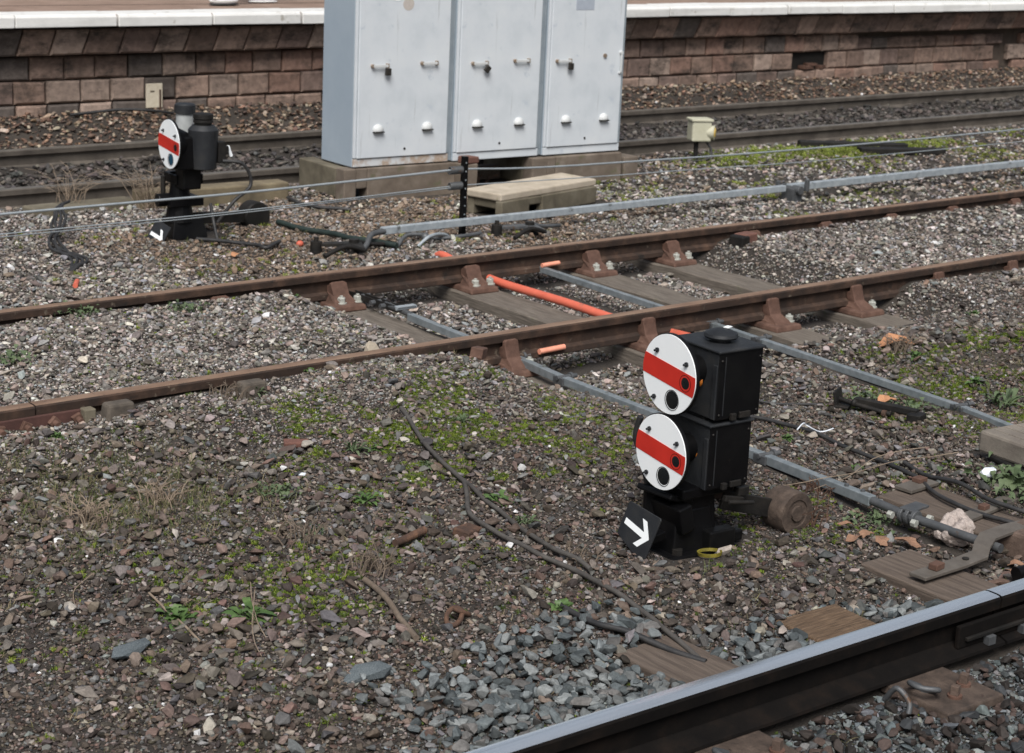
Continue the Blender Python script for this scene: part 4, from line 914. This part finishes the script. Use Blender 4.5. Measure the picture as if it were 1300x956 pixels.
leaf(6.47, -1.49, .055, 'orange fallen leaf curled beside the black lever', -10)
leaf(5.5, 2.6, .04, 'small orange leaf between the single disc signal and the rusty rail', 30)
for k, (x, y) in enumerate(((5.03, -2.6), (5.0, -2.7), (5.1, -2.75), (5.06, -2.5), (4.95, -2.62), (5.2, -3.12), (5.26, -3.08))):
    lf = leaf(x, y, .035 + .01*(k % 3), 'brown dead leaf in the hollow under the clamp' if k < 5 else 'tan dead leaf under the iron strap bend', 50*k, mat('dead brown leaf', [(.12, .06, .035), (.24, .13, .08), (.36, .24, .16)], 20, .8, 0, .3)); lf['group'] = 'dead leaves under the clamp' if k < 5 else 'dead leaves under the strap'
o = single('plastic_bag', M_bag, 5.33, -2.78, (.1, .11, .11), 'crumpled clear plastic bag beside the clamped rod', 'bag', seed=5, flat=.9)
md = o.modifiers.new('s', 'SUBSURF'); md.levels = md.render_levels = 3; tx = bpy.data.textures.new('crumple', 'CLOUDS'); tx.noise_scale = .45; dm = o.modifiers.new('d', 'DISPLACE'); dm.texture = tx; dm.strength = .55
o = single('paper_scrap', M_paper, 5.9, -2.49, (.05, .05, .045), 'bright white crumpled paper beside the green plant and concrete lid', 'paper', seed=9, dz=.03)
tag(MB().cyl((4.30, 2.23, Hs(4.3, 2.23) + .02), (4.36, 2.33, Hs(4.36, 2.33) + .025), .014, 10).build('plastic_sleeve', M_orange, smooth=40), 'orange tube scrap with a white end behind the second rail at far left', 'tube')
tag(MB().ball((5.99, 2.66, Hs(5.99, 2.66) + .02), .025, 2, (1, .8, .8)).build('orange_scrap', M_orange, smooth=50), 'small orange cap on the stones above the left crank', 'cap')
single('boulder', M_vernal, 2.36, -2.08, (.11, .075, .04), 'large flat blue grey stone at the lower left', 'stone', 20, 21)
single('boulder', M_vernal, 2.82, -2.63, (.09, .06, .045), 'large blue grey stone at the bottom edge left of the chain', 'stone', -10, 22)
single('boulder', M_conclight, 5.14, 1.3, (.05, .04, .045), 'pale square stone on the heap beside the second rusty rail', 'stone', 12, 23)
single('boulder', M_paper, 3.63, -1.03, (.025, .02, .015), 'small bright white stone beside the flat brick fragment', 'stone', 12, 24)
single('boulder', M_conclight, 4.72, .06, (.055, .045, .07), 'upright pointed buff stone leaning on the near rusty rail', 'stone', 12, 25, .9)
single('boulder', M_conc, 4.62, -2.06, (.1, .05, .09), 'broken buff stone slab standing behind the signal foot', 'stone', 55, 26, .9)
tag(MB().tube(smooth_path([(4.36, 1.40, -.07), (4.42, 1.395, -.045), (4.52, 1.39, -.045), (4.6, 1.38, -.075)], 5), .006, 8).build('wire_loop', M_galvdark, smooth=60), 'thin wire loop against the second rusty rail at left', 'wire')

# ------------------------------------------------------------------ plants
def weed_mesh(seed, n, L0, L1, up, wid, m, name, spread=.01):
    r = random.Random(seed); b = MB()
    for k in range(n):
        a = r.uniform(0, 2*math.pi); Ln = r.uniform(L0, L1); el = r.uniform(*up); w = Ln * r.uniform(*wid)
        d = Vector((math.cos(a)*math.cos(el), math.sin(a)*math.cos(el), math.sin(el))); s = Vector((-math.sin(a), math.cos(a), 0))
        base = Vector((r.gauss(0, spread), r.gauss(0, spread), r.uniform(0, spread*.5))); pts = []
        prof = [(0, .12), (.25, .55), (.5, 1), (.75, .8), (1, .05)]; vs = []
        for (q, ww) in prof:
            p = base + d*Ln*q - Vector((0, 0, Ln*.45*q*q)) + Vector((0, 0, .12*Ln*math.sin(q*3)))
            vs += [p - s*w*ww, p + Vector((0, 0, -w*.25*ww)), p + s*w*ww]
        fs = []
        for i in range(4): fs += [(3*i, 3*i+1, 3*i+4, 3*i+3), (3*i+1, 3*i+2, 3*i+5, 3*i+4)]
        b.add(vs, fs)
    me = bpy.data.meshes.new(name); me.from_pydata(b.v, [], b.f); me.materials.append(m)
    me.polygons.foreach_set('use_smooth', [True]*len(me.polygons)); return me
WM = [weed_mesh(1, 30, .025, .065, (.1, 1.3), (.13, .22), M_weed, 'weed_a'), weed_mesh(2, 46, .012, .04, (.1, 1.3), (.18, .3), M_weed, 'weed_b'),
      weed_mesh(3, 34, .03, .07, (.4, 1.4), (.05, .1), M_weeddull, 'weed_c'), weed_mesh(4, 110, .012, .03, (.1, 1.4), (.2, .34), M_weeddull, 'weed_d', .035), ]
wl = [(3.26, .78, 3, 1.6, 'tall green weed behind the near rail at the left edge'), (2.79, -2.05, 0, 1.5, 'bright leafy weed, right one of the pair at the bottom left'),
 (2.59, -1.95, 1, 1.7, 'low leafy weed, left one of the pair at the bottom left'), (4.07, -1.68, 0, 1.1, 'star shaped weed beside the fork of the hose'),
 (4.03, -1.87, 2, 1.0, 'feathery green weed right of the hose fork'), (3.92, -.95, 2, 1.2, 'green tuft at the left of the moss patch'),
 (3.44, -1.15, 3, 1.1, 'dull green weed below the flat brick'), (4.01, -.98, 1, .9, 'green rosette above the hose end'), (3.64, -2.53, 1, 1.4, 'compact green weed above the black cable end'),
 (4.05, -1.25, 2, .9, 'thin green sprig left of the hose on the mound'), (6.47, -1.41, 3, 1.5, 'creeping green plant against the rod, left of the curled leaf'), (6.56, -1.6, 3, 1.4, 'creeping green plant against the rod, right of the curled leaf'),
 (5.93, -2.56, 3, 2.6, 'bushy fern like plant beside the white paper'), (5.9, -2.72, 3, 2.0, 'low fern like plant under the concrete lid at the right edge'), (4.43, 1.3, 3, 1.3, 'green weed growing against the second rusty rail'),
 (3.95, 1.45, 3, 1.4, 'dull weed in front of the second rail at far left'), (5.12, 1.36, 0, .8, 'small sprig by the leftmost chair of the second rail'), (6.85, -1.85, 2, 2.2, 'yellow green feathery clump on the mossy bank'),
 (7.05, -1.2, 1, 1.2, 'low green plant just right of the big orange leaf'), (5.53, -1.45, 1, 1.3, 'green plant right of the lower signal box'), (3.67, -1.39, 0, 1.1, 'pale green rosette left of the rusty screw'),
 (3.98, -.12, 2, .9, 'green sprig under the dirt caked block by the near rail'), (3.35, -1.55, 2, .9, 'tiny tuft amid gravel at mid left'), (5.61, -2.07, 1, 1.1, 'small green plant beside the joint of the lower rod'),
 (5.22, -2.48, 3, 1.4, 'trailing green plant under the end of the square rod'), (4.45, -.95, 2, .9, 'green tuft at the top of the hose'), (5.67, -1.63, 1, 1.0, 'small leafy plant left of the white string'),
 (8.16, -.7, 1, 1.0, 'small leafy plant on the far right bank'), (3.03, -.2, 1, .9, 'green sprig under the bolted rail joint'), (7.0, -1.6, 1, 1.3, 'leafy green plant on the mossy bank above the rod'),
 (7.2, 4.3, 1, 1.4, 'small weed beside the left plinth corner'), (4.3, -.05, 1, .7, 'tiny sprig against the near rail between the two dirt caked blocks')]
for i, (x, y, k, s, lab) in enumerate(wl):
    o = bpy.data.objects.new('weed', WM[k]); COL.objects.link(o); o.location = (x, y, Hs(x, y) + .004); o.scale = (s, s, s*rnd.uniform(.8, 1.1)); o.rotation_euler.z = rnd.uniform(0, 6)
    tag(o, lab, 'weed', 'weeds growing in the gravel')
# dry brush near the single disc signal
def brush(name, x, y, h, n, label, seed, m=M_twig):
    r = random.Random(seed); b = MB(); z = 0
    for k in range(n):
        a = r.uniform(0, 6.28); L_ = h*r.uniform(.5, 1); d = r.uniform(.3, 1.6)
        p0 = Vector((r.gauss(0, .04), r.gauss(0, .04), 0)); p1 = p0 + Vector((math.cos(a)*L_*d*.3, math.sin(a)*L_*d*.3, L_*.6)); p2 = p1 + Vector((math.cos(a)*L_*d*.4, math.sin(a)*L_*d*.4, L_*.25))
        b.tube([p0, p1, p2], [.003, .002, .001], 4)
        for q in range(3):
            a2 = a + r.uniform(-1, 1); pp = p1.lerp(p2, r.random()); b.tube([pp, pp + Vector((math.cos(a2), math.sin(a2), r.uniform(-.1, .5)))*L_*.25], [.0018, .001], 3)
    o = tag(b.build(name, m), label, 'dry plant'); o.location = (x, y, Hs(x, y)); return o
brush('dry_brush', 5.75, 4.1, .38, 40, 'dry grey brush of thin stems left of the single disc signal', 3)
brush('dry_brush', 5.3, 4.35, .32, 26, 'thin dry stems standing at the far left before the main line', 4)
brush('dry_brush', 3.3, -1.95, .09, 40, 'low mat of dead twigs above the straight stick', 5, M_stick)
brush('dry_brush', 4.0, -2.25, .06, 26, 'small dead twig mat left of the arrow plate', 6, M_stick)
brush('dry_brush', 7.1, -1.05, .1, 40, 'dead twig mat on the bank beside the big orange leaf', 7, M_stick)
brush('dry_brush', 3.85, -.1, .08, 26, 'brown dead tuft against the near rail between dirt caked blocks', 8, M_stick)
brush('dry_brush', 8.35, 4.0, .1, 20, 'reddish dead stems in the gap under the middle cabinet', 9, M_rustbolt)

brush('dead_weed', 4.95, -2.38, .12, 34, 'reddish dead weed stalks in the hollow left of the clamp', 12, M_rustbolt)
brush('dead_weed', 5.25, -2.15, .07, 24, 'dark red dead stems right of the counterweight', 13, M_rustbolt)
brush('dead_weed', 3.25, -1.6, .08, 30, 'brown dead stems at the middle of the left gravel', 14, M_stick)
brush('dead_weed', 2.75, -1.05, .1, 44, 'straw coloured dry grass tuft at the left edge', 15, M_twig)
brush('dead_weed', 3.05, -1.0, .09, 44, 'straw coloured dry grass tuft above the bottom weeds', 16, M_twig)
# ------------------------------------------------------------------ scattered stones (uncountable)
src = bpy.data.collections.new('stone_sources'); M_stone = attr_mat('ballast stone', 'INSTANCER', 'col', .72, 2.2, .4, .45)
NV = 12
for k in range(NV):
    o = bpy.data.objects.new('stone_source', stone_mesh('stone_%02d' % k, 100 + k, M_stone, [.75, .55, .65, .45][k % 4])); src.objects.link(o)
    nm = '%02d' % k; o.name = 'src_' + nm
moss_src = bpy.data.collections.new('moss_sources'); M_moss = attr_mat('moss frond', 'INSTANCER', 'col', .9, 1, 0, .1)
def tuft(seed, n, up, wid, curve):
    r = random.Random(seed); b = MB()
    for k in range(n):
        a = r.uniform(0, 6.28); L_ = r.uniform(.5, 1); el = r.uniform(*up); d = Vector((math.cos(a)*math.cos(el), math.sin(a)*math.cos(el), math.sin(el))); s = Vector((-math.sin(a), math.cos(a), 0))*wid
        p0 = Vector((r.uniform(-.5, .5), r.uniform(-.5, .5), 0)); p1 = p0 + d*L_*.55; p2 = p0 + d*L_ + Vector((math.cos(a), math.sin(a), -.4))*curve*L_
        b.add([p0 - s, p0 + s, p1 + s*.8, p1 - s*.8, p2], [(0, 1, 2, 3), (3, 2, 4)])
    me = bpy.data.meshes.new('tuft'); me.from_pydata(b.v, [], b.f); return me
for k in range(4):
    me = tuft(40 + k, 26, (.3, 1.4), .11, .2); me.materials.append(M_moss); o = bpy.data.objects.new('msrc_%d' % k, me); moss_src.objects.link(o)
grass_src = bpy.data.collections.new('grass_sources')
for k in range(4):
    me = tuft(60 + k, 7, (.7, 1.4), .022, .35); me.materials.append(M_moss); o = bpy.data.objects.new('gsrc_%d' % k, me); grass_src.objects.link(o)

def scatter(name, P, rot, scl, col, collection, nvar):
    n = len(P); me = bpy.data.meshes.new(name); me.vertices.add(n); me.vertices.foreach_set('co', P.astype(np.float32).ravel())
    for an, ty, dat, key in (('rot', 'FLOAT_VECTOR', rot, 'vector'), ('scl', 'FLOAT_VECTOR', scl, 'vector')):
        at = me.attributes.new(an, ty, 'POINT'); at.data.foreach_set(key, dat.astype(np.float32).ravel())
    at = me.attributes.new('col', 'FLOAT_COLOR', 'POINT'); at.data.foreach_set('color', np.concatenate([col, np.ones((n, 1))], 1).astype(np.float32).ravel())
    at = me.attributes.new('idx', 'INT', 'POINT'); at.data.foreach_set('value', rs.randint(0, nvar, n).astype(np.int32))
    o = bpy.data.objects.new(name, me); COL.objects.link(o)
    g = bpy.data.node_groups.new(name + '_nodes', 'GeometryNodeTree')
    g.interface.new_socket('Geometry', in_out='INPUT', socket_type='NodeSocketGeometry'); g.interface.new_socket('Geometry', in_out='OUTPUT', socket_type='NodeSocketGeometry')
    gi = g.nodes.new('NodeGroupInput'); go = g.nodes.new('NodeGroupOutput'); iop = g.nodes.new('GeometryNodeInstanceOnPoints'); ci = g.nodes.new('GeometryNodeCollectionInfo')
    ci.inputs['Collection'].default_value = collection; ci.inputs['Separate Children'].default_value = True; ci.inputs['Reset Children'].default_value = True
    def named(an, ty):
        nn = g.nodes.new('GeometryNodeInputNamedAttribute'); nn.data_type = ty; nn.inputs['Name'].default_value = an; return nn.outputs['Attribute']
    iop.inputs['Pick Instance'].default_value = True
    g.links.new(gi.outputs[0], iop.inputs['Points']); g.links.new(ci.outputs[0], iop.inputs['Instance'])
    g.links.new(named('idx', 'INT'), iop.inputs['Instance Index']); g.links.new(named('rot', 'FLOAT_VECTOR'), iop.inputs['Rotation']); g.links.new(named('scl', 'FLOAT_VECTOR'), iop.inputs['Scale'])
    g.links.new(iop.outputs[0], go.inputs[0])
    md = o.modifiers.new('scatter', 'NODES'); md.node_group = g
    o['kind'] = 'stuff'; return o

CAMX, CAMY = 0, -6.605
def wedge(n, r0, r1, a0=19, a1=60):
    rr = np.sqrt(rs.uniform(r0*r0, r1*r1, n)); aa = np.radians(rs.uniform(a0, a1, n))
    return CAMX + rr*np.sin(aa), CAMY + rr*np.cos(aa), rr
# footprints kept clear: (x0, x1, y0, y1)
EX = [(SX-.13, SX+.27, SY-.14, SY+.15), (5.4, 5.75, 3.1, 3.5), (7.2, 9.7, 3.75, 4.45), (7.6, 8.8, 2.85, 3.2),
      (4.77, 5.04, -3.36, -2.8), (4.15, 4.41, -3.36, -3.0), (3.57, 3.8, -3.36, -2.9), (5.43, 5.7, -3.3, -2.33), (6.15, 6.6, -2.8, -2.2), (6.04, 6.5, 4.08, 4.24)]
def clear_mask(x, y, size, slack=0.0):
    ok = np.ones(len(x), bool)
    rr = size*.7 + .036
    ok &= ~(np.abs(y) < rr); ok &= ~(np.abs(y - 1.505) < rr)
    ok &= ~(np.abs(y - yC(x)) < rr + .02); ok &= ~(np.abs(y - yC(x) - 1.505) < rr + .02)
    ok &= ~((y - yA(x) < rr) & (y - yA(x) > -rr - .02)); ok &= ~(y > 7.13)
    for (a, b, c, d) in EX: ok &= ~((x > a - size*.3) & (x < b + size*.3) & (y > c - size*.3) & (y < d + size*.3))
    # bare sleepers in the cleared stretch keep only the odd stone
    for i in (5, 6, 7):
        xc = sum(sx_list[i])/2
        on = (np.abs(x - xc) < .125 + size*.3) & (y > -.52) & (y < 2.0)
        ok &= ~(on & (rs.rand(len(x)) > .03 * (y > 0)))
    on = (np.abs(x - 5.47) < .11) & (y > -.52) & (y < .1); ok &= ~on
    # keep the rods and pipes in view
    xr = 6.93 + (6.60 - 6.93) * (1.62 - y) / 3.9; ok &= ~((np.abs(x - xr) < .02 + size*.5) & (y < 1.7) & (y > -2.6))
    xr = 5.56 + (5.28 - 5.56) * (.93 - y) / 3.4; ok &= ~((np.abs(x - xr) < .022 + size*.5) & (y < .9) & (y > -3))
    ok &= ~((np.abs(x - 6.53) < .02 + size*.5) & (y < 1.6) & (y > -.4))
    return ok
PAL = {'pale': [(.36, .31, .26), (.42, .39, .35), (.24, .205, .17), (.2, .18, .16), (.3, .225, .185), (.13, .108, .09), (.2, .15, .11), (.22, .225, .23), (.11, .095, .08), (.15, .115, .09)],
       'near': [(.12, .1, .085), (.17, .14, .12), (.18, .145, .13), (.09, .08, .075), (.14, .098, .085), (.24, .22, .21), (.13, .12, .115), (.18, .19, .2), (.1, .085, .07), (.055, .047, .042), (.3, .28, .265), (.1, .105, .11)],
       'granite': [(.125, .145, .15), (.18, .2, .205), (.085, .1, .105), (.21, .225, .225), (.14, .135, .13)],
       'dark': [(.045, .04, .037), (.085, .074, .067), (.06, .056, .054), (.11, .095, .085)],
       'slope': [(.2, .13, .09), (.13, .08, .058), (.25, .19, .14), (.085, .062, .05), (.3, .25, .2)]}
def colours(x, y, white=.01):
    n = len(x); c = np.zeros((n, 3)); u = rs.rand(n)
    cc = y - yC(x)
    fp = ss(-1.0, .3, y + (fbm(x, y, 1.1, 31, 3) - .5)*1.2)      # pale beyond the near rail
    fp = np.maximum(fp, .55*ss(4.9, 5.8, x)*ss(-1.6, -.6, y))
    rg = fbm(x, y, 1.3, 57, 3) - .5
    fg = 1 - ss(.12, .62, (y - yA(x)) + rg*.5 + .3*(x < 3.3) * 0 + .12)
    zone = np.where(cc > 1.9, 'slope', np.where((cc > -.02), 'dark', np.where(rs.rand(n) < fg, 'granite', np.where(rs.rand(n) < fp, 'pale', 'near'))))
    for zn, pal in PAL.items():
        m = zone == zn; pal = np.array(pal); c[m] = pal[rs.randint(0, len(pal), m.sum())]
    c *= rs.uniform(.38, 1.45, (n, 1)); c[zone == 'pale'] = (.7*c[zone == 'pale'] + .3*c[zone == 'pale'].mean(1, keepdims=True))*1.0; c[zone == 'near'] *= np.array((1.06, 1.0, .93)); c *= 1 + rs.uniform(-.06, .06, (n, 3))
    c *= (1 - .27*ss(.3, -1.2, -y*-1)[:, None]) if False else (1 - .26*(1 - ss(-1.3, .1, y)))[:, None]
    dz = (y > 1.7) & (cc < 0) & (rs.rand(n) < .65*ss(.42, .6, fbm(x, y, .9, 63, 3)) * (1 - ss(8.5, 10, x)*.5))
    dp = np.array([(.2, .14, .1), (.13, .095, .07), (.26, .2, .15), (.09, .07, .055)]); c[dz] = dp[rs.randint(0, 4, dz.sum())]
    bright = rs.rand(n) < .35*white*(zone != 'dark'); c[bright] = np.array((.6, .6, .6)) * rs.uniform(.8, 1.1, (bright.sum(), 1))
    return c
def rocks(name, n, r0, r1, s0, s1, pw=1.6, flat=(.6, 1), dens=None, sink=.25, colf=None, sel=None, white=.01):
    x, y, rr = wedge(n, r0, r1)
    size = s0 + (s1 - s0) * rs.rand(n)**pw
    keep = clear_mask(x, y, size)
    keep &= rs.rand(n) > .85*np.exp(-((x-4.42)/.32)**2 - ((y+2.4)/.14)**2)
    if dens is not None: keep &= rs.rand(n) < dens(x, y)
    if sel is not None: keep &= sel(x, y)
    x, y, size = x[keep], y[keep], size[keep]; n = len(x)
    z = H(x, y) + size*.5*sink + rs.uniform(0, .25, n)*size
    rot = np.stack([rs.uniform(-.5, .5, n), rs.uniform(-.5, .5, n), rs.uniform(0, 6.28, n)], 1)
    s = size[:, None]*.5*np.stack([rs.uniform(.85, 1.35, n), rs.uniform(.7, 1.05, n), rs.uniform(flat[0], flat[1], n)], 1)
    return scatter(name, np.stack([x, y, z], 1), rot, s, (colf or (lambda a, b: colours(a, b, white)))(x, y), src, NV)
patch = lambda x, y: np.clip(.1 + 1.6*ss(.38, .62, fbm(x, y, 1.6, 77)), 0, 1)
fine_zone = lambda x, y: np.clip(1.1 - patch(x, y)*.6, 0, 1)
rocks('fine_grit', 170000, 4.4, 8.2, .006, .015, 1.3, flat=(.8, 1.2), white=.002)
rocks('fine_grit', 120000, 8.0, 12.5, .009, .018, 1.3, flat=(.8, 1.2), white=.002)
rocks('gravel', 60000, 4.4, 8.8, .014, .034, 1.8, flat=(.7, 1.2), dens=lambda x, y: .4 + .6*patch(x, y))
rocks('gravel', 64000, 8.6, 13.5, .016, .036, 1.6, flat=(.7, 1.2), dens=lambda x, y: .55 + .45*patch(x, y))
rocks('gravel', 80000, 13.2, 27, .022, .05, 1.4, flat=(.7, 1.2))
rocks('ballast', 9000, 4.4, 9.5, .032, .066, 2.2, flat=(.55, 1.05), dens=lambda x, y: .1 + .9*patch(x + 3, y)*(1 - .75*np.exp(-((x-4.5)/.6)**2 - ((y+.9)/.7)**2)), sink=.4)
rocks('ballast', 10000, 9.3, 16, .034, .066, 1.8, flat=(.6, 1.05), dens=lambda x, y: .3 + .7*patch(x, y), sink=.35)
# clean grey stones piled along the bright rail, lumps in the main line
rocks('granite_ballast', 34000, 4.4, 9, .028, .062, 1.1, flat=(.75, 1.15), sink=.6, sel=lambda x, y: ((y - yA(x)) < .68 + .45*(fbm(x, y, 2.2, 57, 3) - .5)*2 - .26*ss(3.5, 4.3, x) - .26*ss(4.5, 5.0, x) - .4*rs.rand(len(x))**1.5 - .25*(1 - ss(2.5, 3.4, x))) & (y > yA(x) + .03),
      colf=lambda x, y: np.array(PAL['granite'])[rs.randint(0, 5, len(x))]*rs.uniform(.42, 1.0, (len(x), 1)))
rocks('four_foot_ballast', 14000, 4.4, 9, .03, .06, 1.1, flat=(.7, 1.1), sink=.5, sel=lambda x, y: (y < yA(x) - .03) & (y > yA(x) - 1.4),
      colf=lambda x, y: .6*np.array([(.05, .04, .035), (.08, .055, .045), (.06, .065, .07), (.03, .025, .022), (.1, .07, .06)])[rs.randint(0, 5, len(x))]*rs.uniform(.6, 1.3, (len(x), 1)))
rocks('main_line_ballast', 30000, 10, 27, .04, .08, 1.0, flat=(.7, 1.1), sink=.6, sel=lambda x, y: (y > yC(x) + .08) & (y < yC(x) + 1.45))
rocks('slope_ballast', 60000, 12, 27, .022, .075, 1.5, flat=(.6, 1.1), sink=.4, sel=lambda x, y: (y > yC(x) + 1.55))

# moss
def greens(n, pal): pal = np.array(pal); return pal[rs.randint(0, len(pal), n)] * rs.uniform(.7, 1.25, (n, 1))
def mossf(n, r0, r1, dens, s0, s1, pal, coll, name, rx=.3, nv=4, a0=19, a1=60):
    x, y, rr = wedge(n, r0, r1, a0, a1); k = rs.rand(n) < dens(x, y); k &= clear_mask(x, y, np.full(n, .01)); x, y = x[k], y[k]; n = len(x)
    size = rs.uniform(s0, s1, n); rot = np.stack([rs.uniform(-rx, rx, n), rs.uniform(-rx, rx, n), rs.uniform(0, 6.28, n)], 1)
    return scatter(name, np.stack([x, y, H(x, y) + .002], 1), rot, np.repeat(size[:, None], 3, 1)*rs.uniform(.7, 1.2, (n, 1)), greens(n, pal), coll, nv)
def moss_d(x, y):
    g = 1.1*np.exp(-((x-4.42)/.66)**4 - ((y+.95)/.52)**4) + 2.2*np.exp(-((x-7.2)/.65)**2 - ((y+1.65)/.4)**2) + .5*np.exp(-((x-3.3)/.25)**2 - ((y+1.95)/.2)**2) + .35*np.exp(-((x-2.9)/.6)**2 - ((y+1.9)/.35)**2) + .3*np.exp(-((x-5.3)/.5)**2 - ((y+2.35)/.25)**2) + .02
    return np.clip(g*1.15*ss(.46, .57, .6*fbm(x, y, 5.5, 91) + .4*fbm(x, y, 14, 95, 2)), 0, 1)
mossf(260000, 4.4, 9.5, moss_d, .007, .016, [(.09, .13, .012), (.13, .18, .02), (.05, .075, .012), (.17, .21, .03), (.07, .1, .02)], moss_src, 'moss')
mossf(90000, 9, 22, lambda x, y: np.clip(np.exp(-((x-12.4)/1.4)**4 - ((y-4.1)/.26)**2)*1.1 + (.12 + .3*ss(8, 10, x))*(y > 1.8)*(y < 4.5)*ss(.48, .6, fbm(x, y, 2.5, 93)), 0, 1), .014, .034, [(.16, .19, .03), (.12, .14, .03), (.2, .22, .06)], moss_src, 'moss')
mossf(45000, 14.8, 18.2, lambda x, y: np.clip(np.exp(-((x-12.4)/1.3)**4 - ((y-4.08)/.24)**2)*.7*ss(.35, .55, fbm(x, y, 3, 98)), 0, 1), .02, .04, [(.15, .19, .03), (.11, .14, .03), (.19, .22, .05)], moss_src, 'moss', a0=44, a1=54)
mossf(50000, 4.4, 9, lambda x, y: np.clip(1.0*np.exp(-((x-2.95)/.4)**2 - ((y+.85)/.42)**2) + .25*np.exp(-((x-7.2)/.4)**2 - ((y+1.4)/.35)**2) + .012, 0, 1), .025, .05, [(.14, .13, .06), (.09, .11, .04), (.2, .17, .1), (.08, .1, .03)], grass_src, 'grass', .5)
mossf(9000, 9, 22, lambda x, y: .3*(y > 1.7)*(y < 4.4) + 0*x, .025, .06, [(.16, .14, .08), (.1, .12, .04), (.2, .17, .11)], grass_src, 'grass', .5)

# ------------------------------------------------------------------ light, camera
w = bpy.data.worlds.new('World'); scene.world = w; w.use_nodes = True; nt = w.node_tree; bg = nt.nodes['Background']
sky = nt.nodes.new('ShaderNodeTexSky'); sky.sky_type = 'NISHITA'; sky.sun_disc = False
SE, SA = R(52), R(222)   # elevation, compass bearing of the sun (clockwise from +y)
sky.sun_elevation = SE; sky.sun_rotation = SA; sky.air_density = 1.0; sky.dust_density = 4.0; sky.ozone_density = 1.0
hs = nt.nodes.new('ShaderNodeHueSaturation'); hs.inputs['Saturation'].default_value = .6
nt.links.new(sky.outputs[0], hs.inputs['Color']); nt.links.new(hs.outputs[0], bg.inputs['Color']); bg.inputs['Strength'].default_value = .055
sl = bpy.data.lights.new('sun', 'SUN'); sl.energy = 2.3; sl.angle = R(34); sl.color = (1, .975, .945)
so = bpy.data.objects.new('sun', sl); COL.objects.link(so)
dirv = Vector((math.sin(SA)*math.cos(SE), math.cos(SA)*math.cos(SE), math.sin(SE)))
so.rotation_euler = dirv.to_track_quat('Z', 'Y').to_euler(); so.location = (5, -5, 12)

yaw, pitch, roll, F_ = .6933, .2489, .0453, 2333.6
f = Vector((math.sin(yaw)*math.cos(pitch), math.cos(yaw)*math.cos(pitch), -math.sin(pitch))); r = Vector((math.cos(yaw), -math.sin(yaw), 0)); u = r.cross(f)
c_, s_ = math.cos(roll), math.sin(roll); Rr = r*c_ + u*s_; Uu = u*c_ - r*s_
cam = bpy.data.cameras.new('camera'); co = bpy.data.objects.new('camera', cam); COL.objects.link(co)
co.matrix_world = Matrix(((Rr.x, Uu.x, -f.x, CAMX), (Rr.y, Uu.y, -f.y, CAMY), (Rr.z, Uu.z, -f.z, 2.1291), (0, 0, 0, 1)))
cam.sensor_width = 36; cam.lens = F_/1300*36; cam.shift_y = -45/1300; cam.clip_end = 500; cam.clip_start = .05
cam.dof.use_dof = True; cam.dof.focus_distance = 6.3; cam.dof.aperture_fstop = 7.0
scene.camera = co
vs_ = scene.view_settings; vs_.view_transform = 'Standard'; vs_.look = 'None'; vs_.exposure = .76; vs_.gamma = 1; vs_.use_curve_mapping = False
scene.cycles.use_denoising = True
scene.cycles.max_bounces = 6
